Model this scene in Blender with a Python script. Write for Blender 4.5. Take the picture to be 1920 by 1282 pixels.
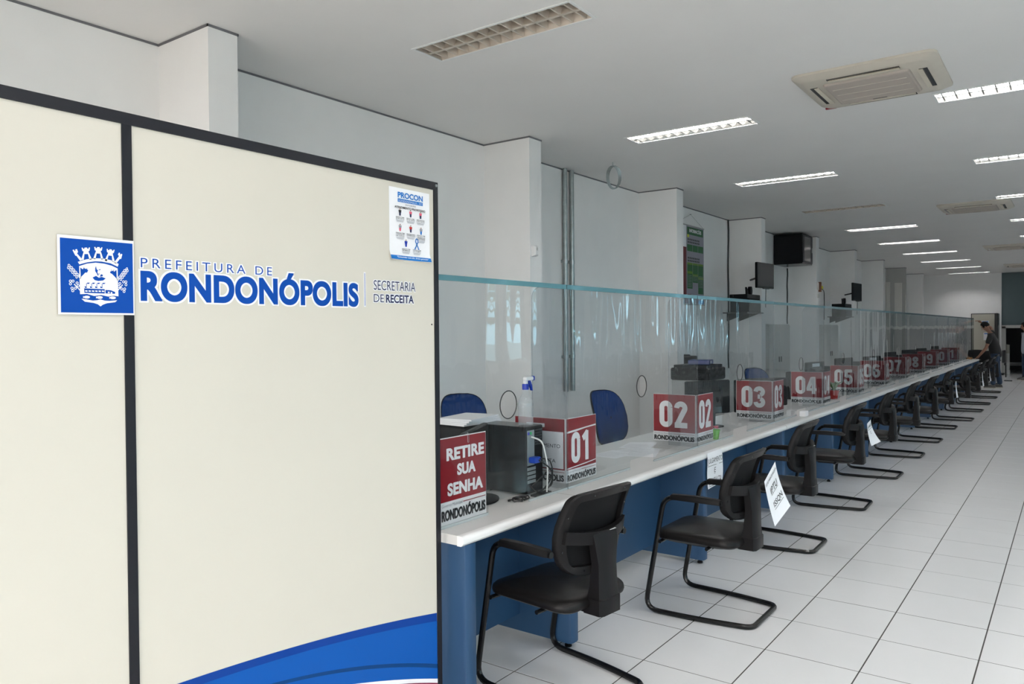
import bpy, math, random
import numpy as np
from mathutils import Matrix, Vector
from mathutils.geometry import tessellate_polygon
random.seed(7)
SC = bpy.context.scene
COL = SC.collection
for _o in list(bpy.data.objects): bpy.data.objects.remove(_o)

# ------------------------------------------------------------------ camera
EYE = Vector((0.0, 0.0, 1.6)); FPX = 1438.7
YAW, PITCH, ROLL = -0.6323307, -0.0143783, -0.0081227
_f = Vector((math.sin(YAW)*math.cos(PITCH), math.cos(YAW)*math.cos(PITCH), math.sin(PITCH)))
_r = _f.cross(Vector((0,0,1))).normalized(); _u = _r.cross(_f)
RT = _r*math.cos(ROLL) + _u*math.sin(ROLL); UP = -_r*math.sin(ROLL) + _u*math.cos(ROLL)
cam = bpy.data.cameras.new('camera'); cam.sensor_width = 36.0; cam.lens = FPX/1920*36; cam.clip_end = 300; cam.clip_start = 0.05
cam_o = bpy.data.objects.new('camera', cam); COL.objects.link(cam_o)
cam_o.matrix_world = Matrix(((RT.x,UP.x,-_f.x,EYE.x),(RT.y,UP.y,-_f.y,EYE.y),(RT.z,UP.z,-_f.z,EYE.z),(0,0,0,1)))
SC.camera = cam_o
def at(u, v, x=None, y=None, z=None):
    """the point on a wall (x=), a cross plane (y=) or a level (z=) that the photograph shows at pixel u, v"""
    d = _f + RT*((u-960)/FPX) - UP*((v-641)/FPX)
    t = (x-EYE.x)/d.x if x is not None else (y-EYE.y)/d.y if y is not None else (z-EYE.z)/d.z
    return EYE + d*t

# ------------------------------------------------------------------ light and exposure
EXPOSURE = 0.95
SKY = 5.2
SC.view_settings.view_transform = 'Standard'; SC.view_settings.look = 'None'
SC.view_settings.exposure = EXPOSURE; SC.view_settings.gamma = 1.0; SC.view_settings.use_curve_mapping = False
world = bpy.data.worlds.new('overcast_sky'); SC.world = world; world.use_nodes = True
_bg = world.node_tree.nodes['Background']; _bg.inputs[0].default_value = (1.0, 0.945, 0.935, 1); _bg.inputs[1].default_value = SKY
SC.cycles.max_bounces = 10; SC.cycles.diffuse_bounces = 5; SC.cycles.glossy_bounces = 4
SC.cycles.transparent_max_bounces = 48; SC.cycles.transmission_bounces = 4; SC.cycles.sample_clamp_indirect = 4.0
SC.cycles.caustics_reflective = False; SC.cycles.caustics_refractive = False
LAMP = 54.0      # emission of the fluorescent tubes
def portal(name, loc, sx, sy, rot):
    l = bpy.data.lights.new(name, 'AREA'); l.shape = 'RECTANGLE'; l.size = sx; l.size_y = sy; l.cycles.is_portal = True
    o = bpy.data.objects.new(name, l); COL.objects.link(o); o.location = loc; o.rotation_euler = rot
    return o

# room dimensions
ZC = 3.45; XW = -4.73; XP = -4.18; XR = 7.0; YB = 31.0; YF = -3.6
FRONT_WIN = [(-4.4,-2.0),(-1.7,0.7),(1.0,3.4),(3.7,6.1)]     # glazed shop front behind the camera (x spans)
SIDE_WIN = [(-2.6+3.35*i, -0.7+3.35*i) for i in range(10)]     # windows in the right wall (y spans)
for a, b in FRONT_WIN: portal('daylight_portal', ((a+b)/2, YF+0.02, 1.55), b-a, 2.7, (math.radians(90), 0, 0))
for a, b in SIDE_WIN: portal('daylight_portal', (XR-0.02, (a+b)/2, 1.95), b-a, 2.2, (math.radians(90), 0, math.radians(90)))

# ------------------------------------------------------------------ materials
MT = {}
def mat(name, col, rough=0.5, metal=0.0, spec=0.5, coat=0.0, noise=0.0, nscale=8.0, bump=0.0, bscale=200.0, emit=None, estr=0.0, coat_rough=0.05):
    m = bpy.data.materials.new(name); m.use_nodes = True; nt = m.node_tree; b = nt.nodes['Principled BSDF']
    b.inputs['Base Color'].default_value = (*col, 1); b.inputs['Roughness'].default_value = rough
    b.inputs['Metallic'].default_value = metal; b.inputs['Specular IOR Level'].default_value = spec
    if coat: b.inputs['Coat Weight'].default_value = coat; b.inputs['Coat Roughness'].default_value = coat_rough
    if emit: b.inputs['Emission Color'].default_value = (*emit, 1); b.inputs['Emission Strength'].default_value = estr
    tc = nt.nodes.new('ShaderNodeTexCoord')
    if noise:
        n = nt.nodes.new('ShaderNodeTexNoise'); n.inputs['Scale'].default_value = nscale; n.inputs['Detail'].default_value = 4
        nt.links.new(tc.outputs['Object'], n.inputs['Vector'])
        r = nt.nodes.new('ShaderNodeMapRange'); r.inputs['From Min'].default_value = 0.3; r.inputs['From Max'].default_value = 0.7
        r.inputs['To Min'].default_value = 1-noise; r.inputs['To Max'].default_value = 1+noise
        nt.links.new(n.outputs['Fac'], r.inputs['Value'])
        h = nt.nodes.new('ShaderNodeVectorMath'); h.operation = 'SCALE'; h.inputs[0].default_value = col
        nt.links.new(r.outputs['Result'], h.inputs['Scale']); nt.links.new(h.outputs['Vector'], b.inputs['Base Color'])
    if bump:
        n2 = nt.nodes.new('ShaderNodeTexNoise'); n2.inputs['Scale'].default_value = bscale; n2.inputs['Detail'].default_value = 3
        nt.links.new(tc.outputs['Object'], n2.inputs['Vector'])
        bp = nt.nodes.new('ShaderNodeBump'); bp.inputs['Strength'].default_value = bump; bp.inputs['Distance'].default_value = 0.002
        nt.links.new(n2.outputs['Fac'], bp.inputs['Height']); nt.links.new(bp.outputs['Normal'], b.inputs['Normal'])
    MT[name] = m; return m
def pane_mat(name, tint, wob=0.0, ior=1.49, haze=0.0):
    """clear sheet: light passes straight through, a Fresnel share is mirrored, slow waves bend the mirror image"""
    m = bpy.data.materials.new(name); m.use_nodes = True; nt = m.node_tree; nt.nodes.clear()
    out = nt.nodes.new('ShaderNodeOutputMaterial'); mix = nt.nodes.new('ShaderNodeMixShader')
    tr = nt.nodes.new('ShaderNodeBsdfTransparent'); tr.inputs[0].default_value = (*tint, 1)
    gl = nt.nodes.new('ShaderNodeBsdfGlossy'); gl.inputs['Roughness'].default_value = 0.015; gl.inputs[0].default_value = (0.95,1,1,1)
    fr = nt.nodes.new('ShaderNodeFresnel'); fr.inputs[0].default_value = ior
    if wob:
        tc = nt.nodes.new('ShaderNodeTexCoord'); mp = nt.nodes.new('ShaderNodeMapping'); mp.inputs['Scale'].default_value = (1, 5.0, 1.2)
        n = nt.nodes.new('ShaderNodeTexNoise'); n.inputs['Scale'].default_value = 0.9; n.inputs['Detail'].default_value = 1
        nt.links.new(tc.outputs['Object'], mp.inputs[0]); nt.links.new(mp.outputs[0], n.inputs['Vector'])
        bp = nt.nodes.new('ShaderNodeBump'); bp.inputs['Strength'].default_value = wob; bp.inputs['Distance'].default_value = 0.02
        nt.links.new(n.outputs['Fac'], bp.inputs['Height']); nt.links.new(bp.outputs['Normal'], gl.inputs['Normal'])
    ge = nt.nodes.new('ShaderNodeNewGeometry'); inv = nt.nodes.new('ShaderNodeMath'); inv.operation = 'SUBTRACT'; inv.inputs[0].default_value = 1.0
    mu = nt.nodes.new('ShaderNodeMath'); mu.operation = 'MULTIPLY'; nt.links.new(ge.outputs['Backfacing'], inv.inputs[1]); nt.links.new(fr.outputs[0], mu.inputs[0]); nt.links.new(inv.outputs[0], mu.inputs[1])
    nt.links.new(mu.outputs[0], mix.inputs[0]); nt.links.new(tr.outputs[0], mix.inputs[1]); nt.links.new(gl.outputs[0], mix.inputs[2])
    last = mix
    if haze:
        df = nt.nodes.new('ShaderNodeBsdfDiffuse'); df.inputs[0].default_value = (0.7,0.72,0.74,1)
        m2 = nt.nodes.new('ShaderNodeMixShader'); m2.inputs[0].default_value = haze
        nt.links.new(mix.outputs[0], m2.inputs[1]); nt.links.new(df.outputs[0], m2.inputs[2]); last = m2
    nt.links.new(last.outputs[0], out.inputs[0]); MT[name] = m; return m

mat('wall', (0.85,0.845,0.835), 0.55, noise=0.02, nscale=2.5, bump=0.12, bscale=90)
mat('ceiling', (0.77,0.76,0.745), 0.7, noise=0.015, nscale=1.5, bump=0.08, bscale=60)
mat('tile', (0.86,0.86,0.855), 0.16, spec=0.5, noise=0.025, nscale=1.3, bump=0.03, bscale=12)
mat('grout', (0.06,0.056,0.05), 0.85, noise=0.15, nscale=30)
mat('gap', (0.16,0.16,0.17), 0.8)
mat('teal_wall', (0.075,0.11,0.12), 0.6, noise=0.02)
mat('passage_shade', (0.40,0.40,0.385), 0.6, noise=0.02)
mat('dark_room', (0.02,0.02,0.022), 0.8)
mat('cream', (0.62,0.585,0.505), 0.42, noise=0.012, nscale=1.2, bump=0.05, bscale=300)
mat('black_trim', (0.008,0.008,0.012), 0.4, spec=0.3)
mat('laminate', (0.66,0.655,0.64), 0.38, noise=0.02, nscale=6)
mat('edge_band', (0.86,0.855,0.84), 0.3, noise=0.015, nscale=4)
mat('joint', (0.22,0.15,0.10), 0.7)
mat('desk_blue', (0.021,0.064,0.138), 0.45, spec=0.35, noise=0.04, nscale=3, bump=0.05, bscale=400)
mat('black_plastic', (0.0075,0.007,0.0075), 0.42, spec=0.16, bump=0.12, bscale=500)
mat('black_metal', (0.004,0.004,0.0045), 0.25, spec=0.35)
mat('black_vinyl', (0.006,0.0052,0.0052), 0.38, spec=0.2, noise=0.1, nscale=10, bump=0.12, bscale=250)
mat('black_mesh', (0.005,0.005,0.0055), 0.7, spec=0.15, bump=0.4, bscale=900)
mat('black_gloss', (0.008,0.008,0.010), 0.12)
mat('dark_grey', (0.028,0.029,0.031), 0.5, spec=0.3)
mat('steel', (0.45,0.46,0.46), 0.35, metal=1.0)
mat('galv', (0.36,0.40,0.40), 0.38, metal=0.8, noise=0.15, nscale=20)
mat('alu', (0.80,0.79,0.76), 0.22, metal=1.0)
mat('alu_unlit', (0.62,0.55,0.47), 0.45, metal=0.35, noise=0.1, nscale=12)  # same lamp aluminium, with its unlit look put into the colour
mat('lamp_frame', (0.75,0.76,0.75), 0.4)
mat('tube_on', (1,1,1), 0.4, emit=(1.0,0.985,1.0), estr=LAMP)
mat('tube_off', (0.72,0.70,0.66), 0.3)
mat('ac_plastic', (0.52,0.48,0.41), 0.45, noise=0.03, nscale=8)
mat('ac_grille', (0.42,0.37,0.325), 0.6, bump=0.5, bscale=700)
mat('ac_flap', (0.62,0.57,0.47), 0.45)
mat('white_paper', (0.86,0.86,0.88), 0.6, noise=0.02, nscale=15)
mat('vinyl_white', (0.86,0.86,0.88), 0.35)
mat('vinyl_blue', (0.0,0.058,0.34), 0.45, spec=0.2)
mat('wave_blue', (0.0,0.085,0.38), 0.45, spec=0.2)
mat('wave_dark', (0.0,0.043,0.27), 0.45, spec=0.2)
mat('wave_band', (0.0,0.045,0.18), 0.45, spec=0.2)
mat('maroon_line', (0.20,0.005,0.04), 0.4)
mat('ink_navy', (0.012,0.016,0.07), 0.5)
mat('ink_black', (0.012,0.012,0.014), 0.5)
mat('ink_blue', (0.0,0.16,0.52), 0.5)
mat('ink_grey', (0.30,0.30,0.34), 0.6)
mat('sign_red', (0.24,0.003,0.010), 0.30, noise=0.05, nscale=6)
mat('sign_white', (0.78,0.76,0.76), 0.4, noise=0.03, nscale=12)
mat('fabric_blue', (0.001,0.028,0.14), 0.8, spec=0.2, noise=0.12, nscale=25, bump=0.3, bscale=500)
mat('grey_cabinet', (0.50,0.50,0.48), 0.5, noise=0.02)
mat('pc_black', (0.006,0.006,0.007), 0.25, spec=0.25)
mat('io_panel', (0.42,0.45,0.46), 0.35, metal=0.6)
mat('vga_blue', (0.005,0.05,0.40), 0.4)
mat('port_green', (0.05,0.45,0.15), 0.4)
mat('port_violet', (0.10,0.10,0.50), 0.4)
mat('cable_white', (0.72,0.72,0.70), 0.4)
mat('cable_black', (0.01,0.01,0.011), 0.45)
mat('trigger_blue', (0.003,0.03,0.35), 0.35)
mat('trigger_white', (0.80,0.80,0.80), 0.35)
mat('green_pot', (0.14,0.42,0.05), 0.45)
mat('red_pot', (0.42,0.015,0.012), 0.4)
mat('leaf', (0.04,0.13,0.02), 0.5, noise=0.2, nscale=20)
mat('petal', (0.65,0.10,0.16), 0.6)
mat('banner_grey', (0.28,0.27,0.33), 0.6, noise=0.03, nscale=5)  # banner colours darkened together for the dim light on that wall
mat('banner_green', (0.006,0.085,0.018), 0.55)
mat('banner_lime', (0.11,0.22,0.015), 0.55)
mat('banner_red', (0.12,0.004,0.01), 0.55)
mat('banner_blue', (0.02,0.17,0.42), 0.55)
mat('note_yellow', (0.55,0.60,0.03), 0.6)
mat('blue_folder', (0.006,0.03,0.17), 0.3)
mat('skin', (0.30,0.15,0.095), 0.55, noise=0.05, nscale=30)
mat('skin_dark', (0.24,0.11,0.065), 0.55, noise=0.05, nscale=30)
mat('hair', (0.004,0.0035,0.0035), 0.7, spec=0.15, bump=0.6, bscale=120)
mat('shirt_black', (0.003,0.003,0.0035), 0.8, noise=0.1, nscale=12, bump=0.3, bscale=25)
mat('shirt_grey', (0.34,0.37,0.42), 0.8, noise=0.06, nscale=12, bump=0.3, bscale=25)
mat('jeans', (0.014,0.032,0.065), 0.85, noise=0.25, nscale=14, bump=0.3, bscale=60)
mat('shoe', (0.05,0.045,0.04), 0.5)
mat('sole', (0.45,0.42,0.34), 0.6)
mat('pavement', (0.42,0.40,0.37), 0.9, noise=0.1, nscale=2)
mat('curtain', (0.40,0.50,0.56), 0.8, noise=0.08, nscale=6)
mat('window_alu', (0.30,0.32,0.33), 0.4, metal=0.6)
mat('tree_leaf', (0.06,0.14,0.03), 0.7, noise=0.5, nscale=3.0, bump=1.0, bscale=4)
mat('bark', (0.10,0.07,0.05), 0.9, noise=0.3, nscale=12)
mat('brown', (0.16,0.06,0.025), 0.5)
mat('socket', (0.62,0.60,0.56), 0.5)
mat('door_paint', (0.60,0.59,0.55), 0.5, noise=0.02)
mat('beige_board', (0.52,0.50,0.42), 0.6)
mat('cardboard', (0.42,0.20,0.06), 0.8)
mat('led', (0.5,0.01,0.05), 0.5, emit=(1.0,0.03,0.15), estr=1.5)
mat('acrylic_edge', (0.085,0.21,0.245), 0.15, coat=0.4)
mat('acrylic_foot', (0.42,0.47,0.47), 0.2)
pane_mat('acrylic', (0.93,0.945,0.95), wob=0.35, ior=1.36, haze=0.004)
pane_mat('acrylic_side', (0.90,0.91,0.92), wob=0.0, ior=1.42, haze=0.02)
pane_mat('window_glass', (0.62,0.86,0.95), ior=1.3)
pane_mat('clear_glass', (0.95,0.96,0.955), ior=1.3)
pane_mat('bottle_clear', (0.86,0.87,0.88), ior=1.5, haze=0.22)

# ------------------------------------------------------------------ mesh helpers
class MB:
    def __init__(s): s.v = []; s.f = []; s.m = []; s.k = 0
    def add(s, vs, fs, mi=None):
        o = len(s.v); s.v += [tuple(v) for v in vs]; s.f += [tuple(i+o for i in f) for f in fs]; s.m += [s.k if mi is None else mi]*len(fs); return s
    def box(s, x0,x1,y0,y1,z0,z1, mi=None):
        return s.add([(x,y,z) for x in (x0,x1) for y in (y0,y1) for z in (z0,z1)],
                     [(0,1,3,2),(4,6,7,5),(0,4,5,1),(2,3,7,6),(0,2,6,4),(1,5,7,3)], mi)
    def rbox(s, x0,x1,y0,y1,z0,z1, b, mi=None):
        """box with chamfered vertical and horizontal edges"""
        if x1<x0: x0,x1=x1,x0
        if y1<y0: y0,y1=y1,y0
        def loop(z,i): return [(x0+i+b,y0+i,z),(x1-i-b,y0+i,z),(x1-i,y0+i+b,z),(x1-i,y1-i-b,z),(x1-i-b,y1-i,z),(x0+i+b,y1-i,z),(x0+i,y1-i-b,z),(x0+i,y0+i+b,z)]
        return s.loft([loop(z0,b),loop(z0+b,0),loop(z1-b,0),loop(z1,b)], mi=mi)
    def loft(s, loops, closed=True, caps=True, mi=None):
        n = len(loops[0]); vs = [p for l in loops for p in l]; fs = []
        for a in range(len(loops)-1):
            for i in range(n if closed else n-1):
                j = (i+1)%n; fs.append((a*n+i, a*n+j, (a+1)*n+j, (a+1)*n+i))
        if caps: fs.append(tuple(range(n))[::-1]); fs.append(tuple((len(loops)-1)*n+i for i in range(n)))
        return s.add(vs, fs, mi)
    def tube(s, path, r, n=8, caps=True, closed=False, mi=None):
        P = [Vector(p) for p in path]; loops = []; up = None
        for i, p in enumerate(P):
            if closed: t = P[(i+1)%len(P)]-P[i-1]
            else: t = P[min(i+1,len(P)-1)]-P[max(i-1,0)]
            if t.length < 1e-9: t = Vector((0,0,1))
            t.normalize()
            if up is None: up = Vector((0,0,1)) if abs(t.z) < 0.9 else Vector((1,0,0))
            a = t.cross(up)
            if a.length < 1e-6: a = t.orthogonal()
            a.normalize(); up = a.cross(t)
            rr = r[i] if isinstance(r,(list,tuple)) else r
            loops.append([tuple(p+a*(rr*math.cos(2*math.pi*k/n))+up*(rr*math.sin(2*math.pi*k/n))) for k in range(n)])
        if closed: loops.append(loops[0])
        return s.loft(loops, caps=caps and not closed, mi=mi)
    def lathe(s, prof, c=(0,0,0), n=16, mi=None):
        return s.loft([[(c[0]+r*math.cos(2*math.pi*k/n), c[1]+r*math.sin(2*math.pi*k/n), c[2]+z) for k in range(n)] for r,z in prof], mi=mi)
    def prism(s, pts, h, mi=None):
        """closed outline given by 3-D points, pushed along vector h"""
        h = Vector(h); A = [Vector(p) for p in pts]
        return s.loft([[tuple(p) for p in A],[tuple(p+h) for p in A]], mi=mi)
    def build(s, name, m, parent=None, smooth=False, loc=None, rz=0.0):
        me = bpy.data.meshes.new(name); me.from_pydata(s.v, [], s.f)
        for x in (m if isinstance(m,(list,tuple)) else [m]): me.materials.append(MT[x])
        if any(s.m): me.polygons.foreach_set('material_index', s.m)
        import bmesh
        bm = bmesh.new(); bm.from_mesh(me); bmesh.ops.recalc_face_normals(bm, faces=bm.faces); bm.to_mesh(me); bm.free()
        if smooth:
            me.polygons.foreach_set('use_smooth', [True]*len(me.polygons))
            try: me.set_sharp_from_angle(angle=math.radians(38))
            except Exception: pass
        o = bpy.data.objects.new(name, me); COL.objects.link(o)
        if parent is not None: o.parent = parent
        if loc is not None: o.location = loc
        if rz: o.rotation_euler.z = rz
        return o
def tag(o, label=None, cat=None, group=None, kind=None):
    if label: o['label'] = label
    if cat: o['category'] = cat
    if group: o['group'] = group
    if kind: o['kind'] = kind
    return o
def thing(name, loc=(0,0,0), label=None, cat=None, group=None, kind=None, rz=0.0):
    o = bpy.data.objects.new(name, None); COL.objects.link(o); o.location = loc; o.rotation_euler.z = rz; o.empty_display_size = 0.1
    return tag(o, label, cat, group, kind)
def dup(root, loc, rz=0.0, label=None, parent=None):
    r = root.copy(); COL.objects.link(r); r.location = loc; r.rotation_euler.z = rz; r.parent = parent
    if label: r['label'] = label
    for c in list(root.children):
        k = c.copy(); COL.objects.link(k); k.parent = r
        for d in list(c.children):
            e = d.copy(); COL.objects.link(e); e.parent = k
    return r
def fillet(pts, rad, seg=5):
    P = [Vector(p) for p in pts]; out = [P[0]]
    for i in range(1, len(P)-1):
        a, b, c = P[i-1], P[i], P[i+1]; r = rad[i] if isinstance(rad,(list,tuple)) else rad
        d1 = (a-b); d2 = (c-b); r1 = min(r, d1.length*0.49, d2.length*0.49)
        p, q = b+d1.normalized()*r1, b+d2.normalized()*r1
        for k in range(seg+1):
            t = k/seg; out.append((p.lerp(b,t)).lerp(b.lerp(q,t), t))
    out.append(P[-1]); return out
# planes for flat prints: local (a, b) -> world
class Plane:
    def __init__(s, o, ax, ay): s.o = Vector(o); s.ax = Vector(ax); s.ay = Vector(ay); s.n = s.ax.cross(s.ay)
    def __call__(s, a, b, d=0.0): return tuple(s.o + s.ax*a + s.ay*b + s.n*d)
def facing_x(x): return Plane((x,0,0),(0,1,0),(0,0,1))           # seen from +x, a = y, b = z
def facing_cam(y, x0=0): return Plane((x0,y,0),(1,0,0),(0,0,1))   # seen from -y, a = x, b = z
def flat(pl, loops, name, m, parent, d=0.001, th=0.0, smooth=False):
    """one flat cut-out: first loop outer, others holes"""
    mb = MB()
    flat_into(mb, pl, loops, d, th); return mb.build(name, m, parent)
def flat_into(mb, pl, loops, d=0.001, th=0.0, mi=None):
    tris = tessellate_polygon([[Vector((a,b,0)) for a,b in l] for l in loops]); pts = [p for l in loops for p in l]
    mb.add([pl(a,b,d) for a,b in pts], tris, mi)
    if th:
        mb.add([pl(a,b,d-th) for a,b in pts], [t[::-1] for t in tris], mi)
        for l in loops:
            n = len(l); mb.add([pl(a,b,d) for a,b in l]+[pl(a,b,d-th) for a,b in l], [(i,(i+1)%n,n+(i+1)%n,n+i) for i in range(n)], mi)
def rect(a0,b0,a1,b1): return [(a0,b0),(a1,b0),(a1,b1),(a0,b1)]
def ell(ca,cb,ra,rb,n=20,a0=0): return [(ca+ra*math.cos(a0+2*math.pi*k/n), cb+rb*math.sin(a0+2*math.pi*k/n)) for k in range(n)]
def rrect(a0,b0,a1,b1,r,n=4):
    out = []
    for ca,cb,s in ((a1-r,b0+r,-90),(a1-r,b1-r,0),(a0+r,b1-r,90),(a0+r,b0+r,180)):
        for k in range(n+1):
            t = math.radians(s+90*k/n); out.append((ca+r*math.cos(t), cb+r*math.sin(t)))
    return out
_tc = {}
def glyphs(s, off, sp, shear=0.0):
    key = (s, off, sp, shear)
    if key in _tc: return _tc[key]
    c = bpy.data.curves.new('lettering','FONT'); c.body = s; c.size = 1; c.offset = off; c.space_character = sp; c.resolution_u = 10; c.shear = shear
    o = bpy.data.objects.new('lettering', c); COL.objects.link(o)
    bpy.context.view_layer.update()
    me = bpy.data.meshes.new_from_object(o.evaluated_get(bpy.context.evaluated_depsgraph_get()))
    vs = [tuple(v.co) for v in me.vertices]; fs = [tuple(p.vertices) for p in me.polygons]
    bpy.data.meshes.remove(me); bpy.data.objects.remove(o); bpy.data.curves.remove(c)
    x0 = min(v[0] for v in vs); x1 = max(v[0] for v in vs); y0 = min(v[1] for v in vs); y1 = max(v[1] for v in vs)
    _tc[key] = ([((v[0]-x0)/(x1-x0),(v[1]-y0)/(y1-y0)) for v in vs], fs, (x1-x0,y1-y0)); return _tc[key]
def text_into(mb, pl, s, a0,b0,a1,b1, off=0.0, sp=1.0, d=0.0015, grow=0.0, mi=None):
    vs, fs, _ = glyphs(s, off, sp)
    global _lay
    _lay = (_lay+1)%7
    mb.add([pl(a0-grow+u*(a1-a0+2*grow), b0-grow+v*(b1-b0+2*grow), d+_lay*0.00006) for u,v in vs], fs, mi)
_lay = 0
def text(pl, s, a0,b0,a1,b1, name, m, parent, off=0.0, sp=1.0, d=0.0015, grow=0.0):
    mb = MB(); text_into(mb, pl, s, a0,b0,a1,b1, off, sp, d, grow); return mb.build(name, m, parent)
# heavy condensed numerals, drawn as thick strokes in a 0.56 x 1 box
def stroke_into(mb, pl, pts, w, fn, d, mi=None):
    n = len(pts); L = []; R = []
    for i in range(n):
        p = Vector((*pts[i],0)); a = Vector((*pts[max(i-1,0)],0)); b = Vector((*pts[min(i+1,n-1)],0)); t = (b-a).normalized(); q = Vector((-t.y,t.x,0))
        ww = w[i] if isinstance(w,(list,tuple)) else w
        L.append(p+q*ww/2); R.append(p-q*ww/2)
    mb.add([pl(*fn(v.x,v.y),d) for v in L]+[pl(*fn(v.x,v.y),d) for v in R], [(i,i+1,n+i+1,n+i) for i in range(n-1)], mi)
def arc(cx,cy,rx,ry,a,b,n=10): return [(cx+rx*math.cos(math.radians(a+(b-a)*k/n)), cy+ry*math.sin(math.radians(a+(b-a)*k/n))) for k in range(n+1)]
W = 0.21
DIG = {
 '0':[arc(.28,.76,.175,.155,0,180)+arc(.28,.24,.175,.155,180,360)+[(.455,.76)]],
 '1':[[(.36,.0),(.36,1.0)],[(.40,.955),(.10,.745)]],
 '2':[arc(.28,.75,.175,.16,180,-40,12)+[(.12,.10)],[(.02,.085),(.55,.085)]],
 '3':[arc(.26,.755,.18,.155,180,-75,12),arc(.26,.25,.185,.165,75,-180,14),[(.18,.515),(.30,.515)]],
 '4':[[(.40,.0),(.40,1.0)],[(.33,.95),(.08,.28)],[(.0,.26),(.56,.26)]],
 '5':[[(.52,.915),(.07,.915)],[(.13,.96),(.11,.50)],[(.11,.52)]+arc(.27,.33,.185,.245,110,-180,14)],
 '6':[arc(.28,.77,.175,.15,10,180,8)+[(.105,.26)]+arc(.28,.25,.175,.165,180,360,10)+arc(.28,.40,.175,.14,0,150,8)],
 '7':[[(.02,.915),(.54,.915)],[(.45,.93),(.30,.50),(.22,.0)]],
 '8':[arc(.28,.755,.165,.155,0,360,18),arc(.28,.25,.18,.165,0,360,18)],
 '9':[arc(.28,.23,.175,.15,190,360,8)+[(.455,.74)]+arc(.28,.75,.175,.165,0,180,10)+arc(.28,.60,.175,.14,180,330,8)],
}
def digits_into(mb, pl, s, a0,b0,a1,b1, d=0.002):
    n = len(s); cw = (a1-a0)/(n*0.56+(n-1)*0.07)
    for i, ch in enumerate(s):
        x0 = a0+i*0.63*cw
        for k, st in enumerate(DIG[ch]): stroke_into(mb, pl, st, W if ch not in '4' or k != 2 else 0.16, lambda x,y:(x0+x*cw, b0+y*(b1-b0)), d+0.00008*k)

# ------------------------------------------------------------------ setting
# floor: dark grout bed with proud white tiles
TX, TY, TX0, TY0 = 0.4387, 0.4615, -2.5598, 3.8141
mb = MB(); mb.box(XW-0.3, XR+0.2, YF-0.2, YB+3.2, -0.12, -0.0007); floor = tag(mb.build('floor','grout'), kind='structure')
def tile_loops(x0,x1,y0,y1):
    g = 0.0032; c = 0.0003
    A = [(x0+g,y0+g),(x1-g,y0+g),(x1-g,y1-g),(x0+g,y1-g)]; B = [(x0+g+c,y0+g+c),(x1-g-c,y0+g+c),(x1-g-c,y1-g-c),(x0+g+c,y1-g-c)]
    return A, B
def tile_into(m, x0,x1,y0,y1,z=0.0):
    A, B = tile_loops(x0,x1,y0,y1)
    m.loft([[(*p,-0.0035) for p in A],[(*p,z-0.0002) for p in A],[(*p,z) for p in B]])
t0 = MB(); tile_into(t0, 0,TX,0,TY); tile0 = None
field = MB(); i0 = int((XW-TX0)/TX)-1; j0 = int((YF-TY0)/TY)-1
for i in range(i0, int((XR-TX0)/TX)+1):
    for j in range(j0, int((YB+3-TY0)/TY)+1):
        x = TX0+i*TX; y = TY0+j*TY
        if -2.62 < x < -0.0415*y+0.25 and 2.2 < y < 13.2:
            if tile0 is None: o = tile0 = t0.build('tile','tile',floor)
            else: o = tile0.copy(); COL.objects.link(o); o.parent = floor
            o.location = (x,y,0); o.rotation_euler = (random.uniform(-1,1)*0.0007, random.uniform(-1,1)*0.0007, 0)
        else: tile_into(field, x,x+TX,y,y+TY)
tag(field.build('distant_tiles','tile',floor), kind='stuff')

# ceiling with openings for the recessed lamps
LAMP_L = [(-3.485, 3.70+2.93*k) for k in range(10)]
LAMP_R = [(-0.905, 3.97+2.95*k) for k in range(1,9)]
LAMP_ADDED = [(-0.905,3.97),(-0.905,1.02)]+[(x,1.02+2.95*k) for x in (1.70,4.30) for k in range(0,10)]     # added out of view to light the waiting hall
LW, LD = 1.19, 0.275
holes = [(x,x+LW,y,y+LD) for x,y in LAMP_L+LAMP_R+LAMP_ADDED]
xs = sorted({XW-0.3, XR+0.2}|{h[0] for h in holes}|{h[1] for h in holes}); ys = sorted({YF-0.2, YB+3.2}|{h[2] for h in holes}|{h[3] for h in holes})
mb = MB()
for a, b in zip(xs, xs[1:]):
    for c, d in zip(ys, ys[1:]):
        mx, my = (a+b)/2, (c+d)/2
        if any(h[0] < mx < h[1] and h[2] < my < h[3] for h in holes): continue
        mb.add([(a,c,ZC),(b,c,ZC),(b,d,ZC),(a,d,ZC)],[(0,3,2,1)])
mb.box(XW-0.3,XR+0.2,YF-0.2,YB+3.2,ZC+0.25,ZC+0.35)
ceiling = tag(mb.build('ceiling','ceiling'), kind='structure')

# left wall with its pilasters
mb = MB(); mb.box(XW-0.2, XW, YF-0.2, 27.2, 0, ZC); mb.box(XW-0.2, XW, 29.3, YB+0.2, 0, ZC); mb.box(XW-0.2,XW,27.2,29.3,2.25,ZC)
wall_left = tag(mb.build('wall_left','wall'), kind='structure')
PIL = [2.655+3.352*k for k in range(-1,9)]
for k, y in enumerate(PIL):
    m = MB(); m.box(XW-0.05, XP, y, y+0.2, 0, ZC); m.build('pilaster','passage_shade' if k == 8 else 'wall',wall_left)  # far pilaster stands for the unlit recess, its shade put into the colour
for k,(xa,xb) in enumerate(((-4.72,-4.60),(-4.47,-4.27))):
    d0 = tag(MB().box(xa,xb,26.085,26.118,0.0,3.02-0.04*k).build('door_%d'%(k+2),'door_paint'), kind='structure'); MB().box(xa+.02,xb-.02,26.079,26.0845,0.1,2.9-0.04*k).build('door_panel','door_paint',d0)
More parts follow.
